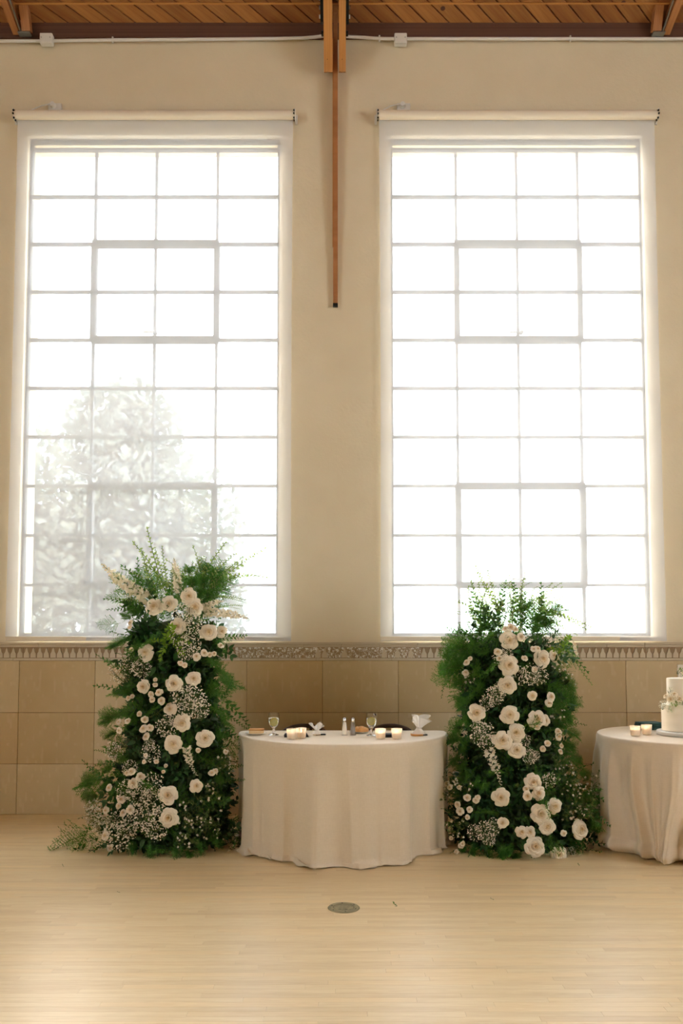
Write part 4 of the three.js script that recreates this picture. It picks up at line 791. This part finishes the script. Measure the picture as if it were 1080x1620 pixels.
function pillar(label, base, body, seed, { roses, spray, clouds, florets, ferns, sprigs }) {
  const t = thing('flower_arrangement', label, 'flower arrangement', base), r = rng(seed), o = V(...base), AX = 0.85, top = body[body.length - 1][0];
  const at = (x, y, z) => V(x, Math.max(y, 0.015), z).sub(o);
  // from the pillar's axis outwards at a point
  const outward = (x, y, z, up = 0.15) => { const b = bodyAt(body, y); return V((x - b.c) * 0.9, up * b.h, (z - AX) + 0.12).normalize(); };
  // moss-covered core
  const cp = [[0, 0]]; for (let k = 0; k <= 12; k++) { const y = (top - 0.28) * k / 12; cp.push([bodyAt(body, y).h * 0.62 * (0.92 + 0.16 * r()), y]); } cp.push([0, top - 0.24]);
  const core = lathe(cp, 22), pc = core.attributes.position;
  for (let i = 0; i < pc.count; i++) { const y = pc.getY(i), k = 1 + 0.12 * Math.sin(y * 31 + Math.atan2(pc.getZ(i), pc.getX(i)) * 5); pc.setX(i, pc.getX(i) * k + bodyAt(body, y).c - base[0]); pc.setZ(i, pc.getZ(i) * k * 0.85 + AX - base[2]); }
  core.computeVertexNormals();
  part('moss_core', core, M.moss, t);
  // leaves packed round it, too many to count
  const N = 520, mass = new THREE.InstancedMesh(CLUMP, M.leafMass, N), m4 = new THREE.Matrix4(), cl = new THREE.Color();
  for (let i = 0; i < N; i++) {
    const y = -0.02 + (top - 0.3) * (i / N), b = bodyAt(body, y), a = (r() - 0.5) * PI * (i % 4 ? 1.25 : 2), q = b.h * (0.58 + 0.3 * r());
    m4.compose(V(b.c + q * Math.sin(a), Math.max(0.05, y + (r() - 0.5) * 0.1), AX + q * 0.85 * Math.cos(a)).sub(o), new THREE.Quaternion().setFromEuler(new THREE.Euler(r() * 6, r() * 6, r() * 6)), V(1, 1, 1).multiplyScalar(0.7 + r() * 0.7));
    mass.setMatrixAt(i, m4);
    mass.setColorAt(i, cl.setRGB(0.55 + r() * 0.7, 0.6 + r() * 0.6, 0.6 + r() * 0.5));
  }
  mass.name = 'leaf_mass'; mass.castShadow = mass.receiveShadow = true; tag(mass, null, null, null, 'stuff'); t.add(mass);
  // growing along d, its face turned to the room
  const basis = new THREE.Matrix4();
  const put = (name, pair, mats, p, d, size, roll = 0) => {
    const m = part(name, pair[1], mats[0], t), y = d.clone().normalize(), face = V(0.25 * Math.sin(roll * 7), -0.35, 0.8).applyAxisAngle(y, roll), z = face.addScaledVector(y, -face.dot(y)).normalize(), x = y.clone().cross(z);
    m.quaternion.setFromRotationMatrix(basis.makeBasis(x, y, z)); m.position.copy(p); m.scale.setScalar(size);
    part('stem', pair[0], mats[1], m);
    return m;
  };
  // leafy branches all over the body
  const pick = (l) => l[Math.floor(r() * l.length)], mats = { dark: [M.leafDark, M.stem], ruscus: [M.ruscus, M.stem], twig: [M.twigLeaf, M.stem], bright: [M.leafBright, M.stem], fern: [M.fern, M.stem] };
  for (let i = 0; i < 260; i++) {
    const y = 0.04 + (top - 0.16) * r() ** 1.12, b = bodyAt(body, y), a = (r() - 0.5) * PI * 1.15, x = b.c + b.h * 0.85 * Math.sin(a), z = AX + b.h * 0.72 * Math.cos(a), d = outward(x, y, z, 0.1).add(V((r() - 0.5) * 1.3, (r() - 0.55) * 1.3 + (y > top - 0.35 ? 0.7 : 0), (r() - 0.5) * 0.5));
    const k = r();
    if (k < 0.4) put('leaf_branch', pick(RUSCUS), mats.ruscus, at(x, y, z), d, 0.45 + r() * 0.35, r() * 2);
    else if (k < 0.75) put('leaf_branch', pick(FOLIAGE), mats.dark, at(x, y, z), d, 0.7 + r() * 0.5, r() * 3);
    else if (k < 0.88) put('leaf_branch', pick(TWIGS), mats.twig, at(x, y, z), d, 0.4 + r() * 0.3, r() * 3);
    else put('fern_frond', pick(PLUMES), mats.fern, at(x, y, z), d, 0.7 + r() * 0.5, r() * 3);
  }
  for (const [x, y, z, s] of ferns) for (let k = 0; k < 5; k++) {
    const up = y > top - 0.25 ? 0.9 : y < 0.15 ? -0.05 : -0.25 + 0.5 * r(), d = outward(x, y, z, 0).add(V((r() - 0.5) * 0.9, up, (r() - 0.5) * 0.5));
    put('fern_frond', pick(PLUMES), mats.fern, at(x, y, z).addScaledVector(d.clone().normalize(), -s * 0.45), d, s / 0.26 * (0.8 + r() * 0.5), (r() - 0.5) * 2);
  }
  // an airy crown of thin twigs
  for (let i = 0; i < 64; i++) {
    const b = bodyAt(body, top - 0.1), x = b.c + (r() - 0.5) * 2.1 * b.h, y = top - 0.32 + 0.26 * r(), z = AX + (r() - 0.4) * b.h, d = V((x - b.c) * 2.9 + (r() - 0.5) * 0.5, 0.75 + 0.3 * r(), (r() - 0.35) * 0.5);
    if (i % 5) { const twig = i % 2; put('leaf_branch', pick(twig ? TWIGS : RUSCUS), twig ? mats.twig : mats.ruscus, at(x, y, z), d, 0.6 + r() * 0.55, (r() - 0.5) * 2); }
    else put('fern_frond', pick(PLUMES), mats.fern, at(x, y, z), d, 0.8 + r() * 0.5, (r() - 0.5) * 2);
  }
  const long = V(0, 0, 0);
  for (const [k, x0, y0, z0, x1, y1, z1] of sprigs) {
    const p = at(x0, y0, z0), d = long.set(x1 - x0, y1 - y0, z1 - z0), L = d.length();
    if (k === 'd' || k === 'e' || k === 's') {
      const m = put(k === 's' ? 'snapdragon_spike' : 'delphinium_spike', SPIKES['des'.indexOf(k)], [k === 's' ? M.petalWhite : M.petalWhite, M.stem], p, d, L, r() * 6);
      if (k === 's') m.scale.set(L * 1.5, L, L * 1.5);
    } else if (k === 'p') put('fern_frond', pick(PLUMES), mats.fern, p, d, L / 0.25, (r() - 0.5));
    else if (k === 'R') put('leaf_branch', RUSCUS[3], mats.ruscus, p, d, L / 0.25, (r() - 0.5) * 0.6);
    else if (k === 'r' || k === 'm') put('leaf_branch', pick(RUSCUS), mats.ruscus, p, d, L / 0.25, (r() - 0.5));
    else for (let j = 0; j < (k === 't' ? 4 : 2); j++) put('leaf_branch', pick(TWIGS), mats.twig, p.clone().add(V((r() - 0.5) * 0.05 * j, 0, -j * 0.02)), d.clone().multiplyScalar(1 - 0.16 * j).add(V((r() - 0.5) * 0.16 * j, -0.02 * j, (r() - 0.5) * 0.1 * j)), L / 0.28 * (1 - j * 0.15), (r() - 0.5) * 1.5);
  }
  // clouds of baby's breath
  for (const [x, y, z, s] of clouds) {
    const pair = pick(BREATH), m = part('babys_breath', pair[1], M.breath, t);
    m.position.copy(at(x, y, z)); m.scale.setScalar(2.3 * s); m.rotation.set((r() - 0.5) * 0.8, (r() - 0.5) * 0.8, (r() - 0.5) * 2);
    m.userData.kind = 'stuff'; part('stalks', pair[0], M.stem, m);
  }
  // leafy clusters dotted with small white blossoms
  for (const [x, y, z, s] of florets) {
    const list = [], gl = [];
    for (let k = 0; k < 15; k++) { const p = V((r() - 0.5) * 2, (r() - 0.5) * 2, (r() - 0.3) * 1.2).multiplyScalar(s), d = V(r() - 0.5, r() - 0.3, 0.6 + r()); (k % 3 ? list : gl).push(aim(floret, p, d, r() * 6, 0.014 + r() * 0.012)); }
    for (let k = 0; k < 26; k++) gl.push(aim(FOLIAGE[0][1], V((r() - 0.5) * 1.8, (r() - 0.5) * 1.8, (r() - 0.6)).multiplyScalar(s), V(r() - 0.5, r() - 0.3, r()), r() * 6, 0.14 + r() * 0.1));
    const m = part('blossom_cluster', join(list), M.petalWhite, t); m.position.copy(at(x, y, z)); m.userData.kind = 'stuff';
    part('leaves', join(gl), M.clusterLeaf, m);
  }
  for (const [x, y, z, s] of roses) {
    const m = part('rose', pick(ROSES), M.petal, t), d = outward(x, y, z, 0.35).add(V((r() - 0.5) * 0.4, (r() - 0.4) * 0.45, 0.75));
    m.position.copy(at(x, y, z)).addScaledVector(d.normalize(), -0.02); m.scale.setScalar(s * 1.04); m.quaternion.setFromUnitVectors(UPV, d).multiply(Q.setFromAxisAngle(UPV, r() * 6));
    part('sepals', sepals, M.leafMid, m);
  }
  for (const [x, y, z, s] of spray) {
    const m = part('spray_rose', pick(BUDS), M.petal, t), d = outward(x, y, z, 0.5).add(V((r() - 0.5) * 0.8, (r() - 0.2) * 0.8, 0.5));
    m.position.copy(at(x, Math.max(y, s * 0.5), z)); m.scale.setScalar(s * 1.15); m.quaternion.setFromUnitVectors(UPV, d.normalize()).multiply(Q.setFromAxisAngle(UPV, r() * 6));
    part('sepals', sepals, M.leafMid, m);
  }
  return { t, put, mats, at, r };
}
{
  const L = pillar('taller pillar of white roses, delphinium and greenery to the left of the table', [-1.18, 0, 0.85], LEFT_BODY, 301, { roses: LEFT_ROSES, spray: LEFT_SPRAY, clouds: LEFT_CLOUDS, florets: LEFT_FLORETS, ferns: LEFT_FERNS, sprigs: LEFT_SPRIGS });
  for (let k = 0; k < 9; k++) L.put('bright_leaves', FOLIAGE[k % 3], L.mats.bright, L.at(-1.12 + (L.r() - 0.5) * 0.08, 1.36 + (L.r() - 0.5) * 0.06, 1.2), V(Math.sin(k * 0.9), Math.cos(k * 0.9) * 0.8, 0.35), 0.6 + L.r() * 0.3, k);
  const K = pillar('shorter pillar of white roses, feathery fern and greenery to the right of the table', [1.19, 0, 0.85], RIGHT_BODY, 402, { roses: RIGHT_ROSES, spray: RIGHT_SPRAY, clouds: RIGHT_CLOUDS, florets: RIGHT_FLORETS, ferns: RIGHT_FERNS, sprigs: RIGHT_SPRIGS });
  for (let k = 0; k < 14; k++) K.put('fern_frond', PLUMES[k % 4], K.mats.fern, K.at(0.86 + (K.r() - 0.5) * 0.16, 1.32 + (K.r() - 0.5) * 0.3, 0.95 + (K.r() - 0.5) * 0.16), V(-0.9 - K.r() * 0.4, 0.35 - K.r() * 1.1, 0.25), 0.8 + K.r() * 0.45, (K.r() - 0.5) * 1.2);
  for (let k = 0; k < 4; k++) K.put('bright_leaves', FOLIAGE[k % 3], K.mats.bright, K.at(1.46 + (K.r() - 0.5) * 0.05, 1.33 + (K.r() - 0.5) * 0.06, 1.08), V(Math.sin(k * 1.6), Math.cos(k * 1.6), 0.4), 0.5 + K.r() * 0.2, k);
}

// ------------------------------------------------------------------ cake, its flowers and what stands by it
{
  const p = [2.31, TOP, 1.0], t = thing('wedding_cake', 'two tier ivory wedding cake with combed icing on round marble board', 'cake', [p[0], TOP + 0.03, p[2]]);
  const b = thing('cake_board', 'round pale marble board under the ivory wedding cake', 'cake board', p);
  part('board', lathe([[0, 0.001], [0.176, 0.001], [0.185, 0.006], [0.185, 0.024], [0.18, 0.03], [0, 0.03]], 64), M.marble, b);
  const tier = (r, y0, y1) => lathe([[0, y0], [r - 0.003, y0], [r, y0 + 0.004], [r, y1 - 0.006], [r - 0.004, y1 - 0.001], [r - 0.012, y1], [0, y1 - 0.0005]], 72);
  part('lower_tier', tier(0.15, 0, 0.178), M.icing, t); part('upper_tier', tier(0.113, 0.178, 0.352), M.icing, t);
  const r = rng(88);
  const posy = (name, label, pos, list, cl) => {
    const f = thing(name, label, 'flowers', pos);
    for (const [x, y, z, s, dx, dy, dz] of list) { const m = part('rose', BUDS[Math.floor(r() * 3)], M.petal, f); m.position.set(x, y, z); m.scale.setScalar(s * 1.3); m.quaternion.setFromUnitVectors(UPV, V(dx, dy, dz).normalize()); part('sepals', sepals, M.leafMid, m); }
    for (const [x, y, z, s] of cl) { const q = BREATH[Math.floor(r() * 4)], m = part('babys_breath', q[1], M.breath, f); m.position.set(x, y, z); m.scale.setScalar(s); m.rotation.set(r(), r() * 6, r()); part('stalks', q[0], M.stem, m); }
    for (let k = 0; k < 4; k++) { const m = part('leaves', FOLIAGE[k % 3][1], M.twigLeaf, f); m.position.set((r() - 0.5) * 0.05, 0.01, (r() - 0.5) * 0.04); m.scale.setScalar(0.35); m.rotation.set(r() * 2, r() * 6, r() * 2); }
  };
  posy('cake_flowers', 'small cream roses with white sprays on the shoulder of lower cake tier', [p[0] - 0.118, TOP + 0.03 + 0.18, p[2] + 0.075],
    [[-0.012, 0.026, 0.014, 0.05, -0.4, 0.5, 0.7], [0.025, 0.03, 0.03, 0.046, 0.2, 0.5, 0.9], [0.012, 0.058, 0.006, 0.04, -0.2, 0.8, 0.6], [-0.03, 0.05, -0.01, 0.03, -0.6, 0.6, 0.3]],
    [[-0.055, 0.0, 0.0, 0.07], [-0.035, -0.025, 0.03, 0.055], [-0.01, 0.085, 0.0, 0.075], [0.055, 0.02, 0.045, 0.06]]);
  posy('cake_topper', 'little bunch of white flowers on top of the cake', [p[0] + 0.005, TOP + 0.03 + 0.353, p[2]],
    [[0, 0.022, 0.01, 0.045, -0.2, 0.7, 0.6], [0.03, 0.02, 0.015, 0.045, 0.4, 0.7, 0.6], [0.01, 0.045, -0.01, 0.04, 0, 1, 0.2]], [[-0.025, 0.05, 0, 0.07], [0.035, 0.06, 0, 0.08]]);
  for (const [k, label] of [[0, 'dark green folded napkin behind the cake, lowest of the three'], [1, 'dark green folded napkin behind the cake, middle of the three'], [2, 'dark green folded napkin behind the cake, topmost of the three']]) {
    const n = thing('green_napkin', label, 'napkin', [2.2 + 0.006 * k, TOP + 0.017 * k, 0.64], 0.15 + (k - 1) * 0.07, 'stack of green napkins');
    for (let j = 0; j < 2; j++) part('fold', rbox(0.17 - j * 0.004, 0.0082, 0.13, 0.004, 0, 0.0043 + j * 0.0082, 0), M.greenCloth, n);
  }
  const s = thing('wall_plate', 'small pale framed plate fixed on the tiles behind the cake', 'wall plate', [2.74, 1.115, 0.024]);
  part('frame', merge([rbox(0.13, 0.012, 0.014, 0.003, 0, 0.058, 0), rbox(0.13, 0.012, 0.014, 0.003, 0, -0.058, 0), rbox(0.012, 0.128, 0.014, 0.003, 0.06, 0, 0), rbox(0.012, 0.128, 0.014, 0.003, -0.06, 0, 0)]), M.card, s);
  part('face', box(0.116, 0.116, 0.006), M.card, s);
  part('border', merge([box(0.084, 0.003, 0.002, 0, 0.04, 0), box(0.084, 0.003, 0.002, 0, -0.04, 0), box(0.003, 0.082, 0.002, 0.04, 0, 0), box(0.003, 0.082, 0.002, -0.04, 0, 0)]).translate(0, 0, 0.0036), M.cardInk, s);
}

// leaf bits dropped on the floor
function bit(label, pos, geo, mat, turn, size) {
  const t = thing('fallen_leaf', label, 'leaf', pos, turn), m = part('leaves', geo[1], mat, t);
  m.rotation.x = -PI / 2 + 0.12; m.position.y = 0.006; m.scale.setScalar(size);
  part('stem', geo[0], M.stem, m);
}
bit('tiny green sprig lying on the floor right of the brass outlet', [0.285, 0.003, 2.24], FOLIAGE[1], M.leafMid, 0.7, 0.22);
bit('tiny dark leaf bit on the floor in front of the right pillar', [0.8, 0.002, 2.12], FOLIAGE[0], M.leafDark, 2, 0.12);
bit('tiny dark leaf bit on the floor in front of the left pillar trail', [-1.67, 0.002, 1.51], FOLIAGE[2], M.leafDark, 1, 0.15);
bit('tiny leaf scrap alone on the left floor below the left pillar', [-1.2, 0.002, 2.0], FOLIAGE[0], M.leafDark, 2.6, 0.1);
bit('small green leaf on the floor before the cake table knot', [1.44, 0.002, 1.49], FOLIAGE[1], M.leafMid, 0.3, 0.14);
renderer.render(scene, camera);
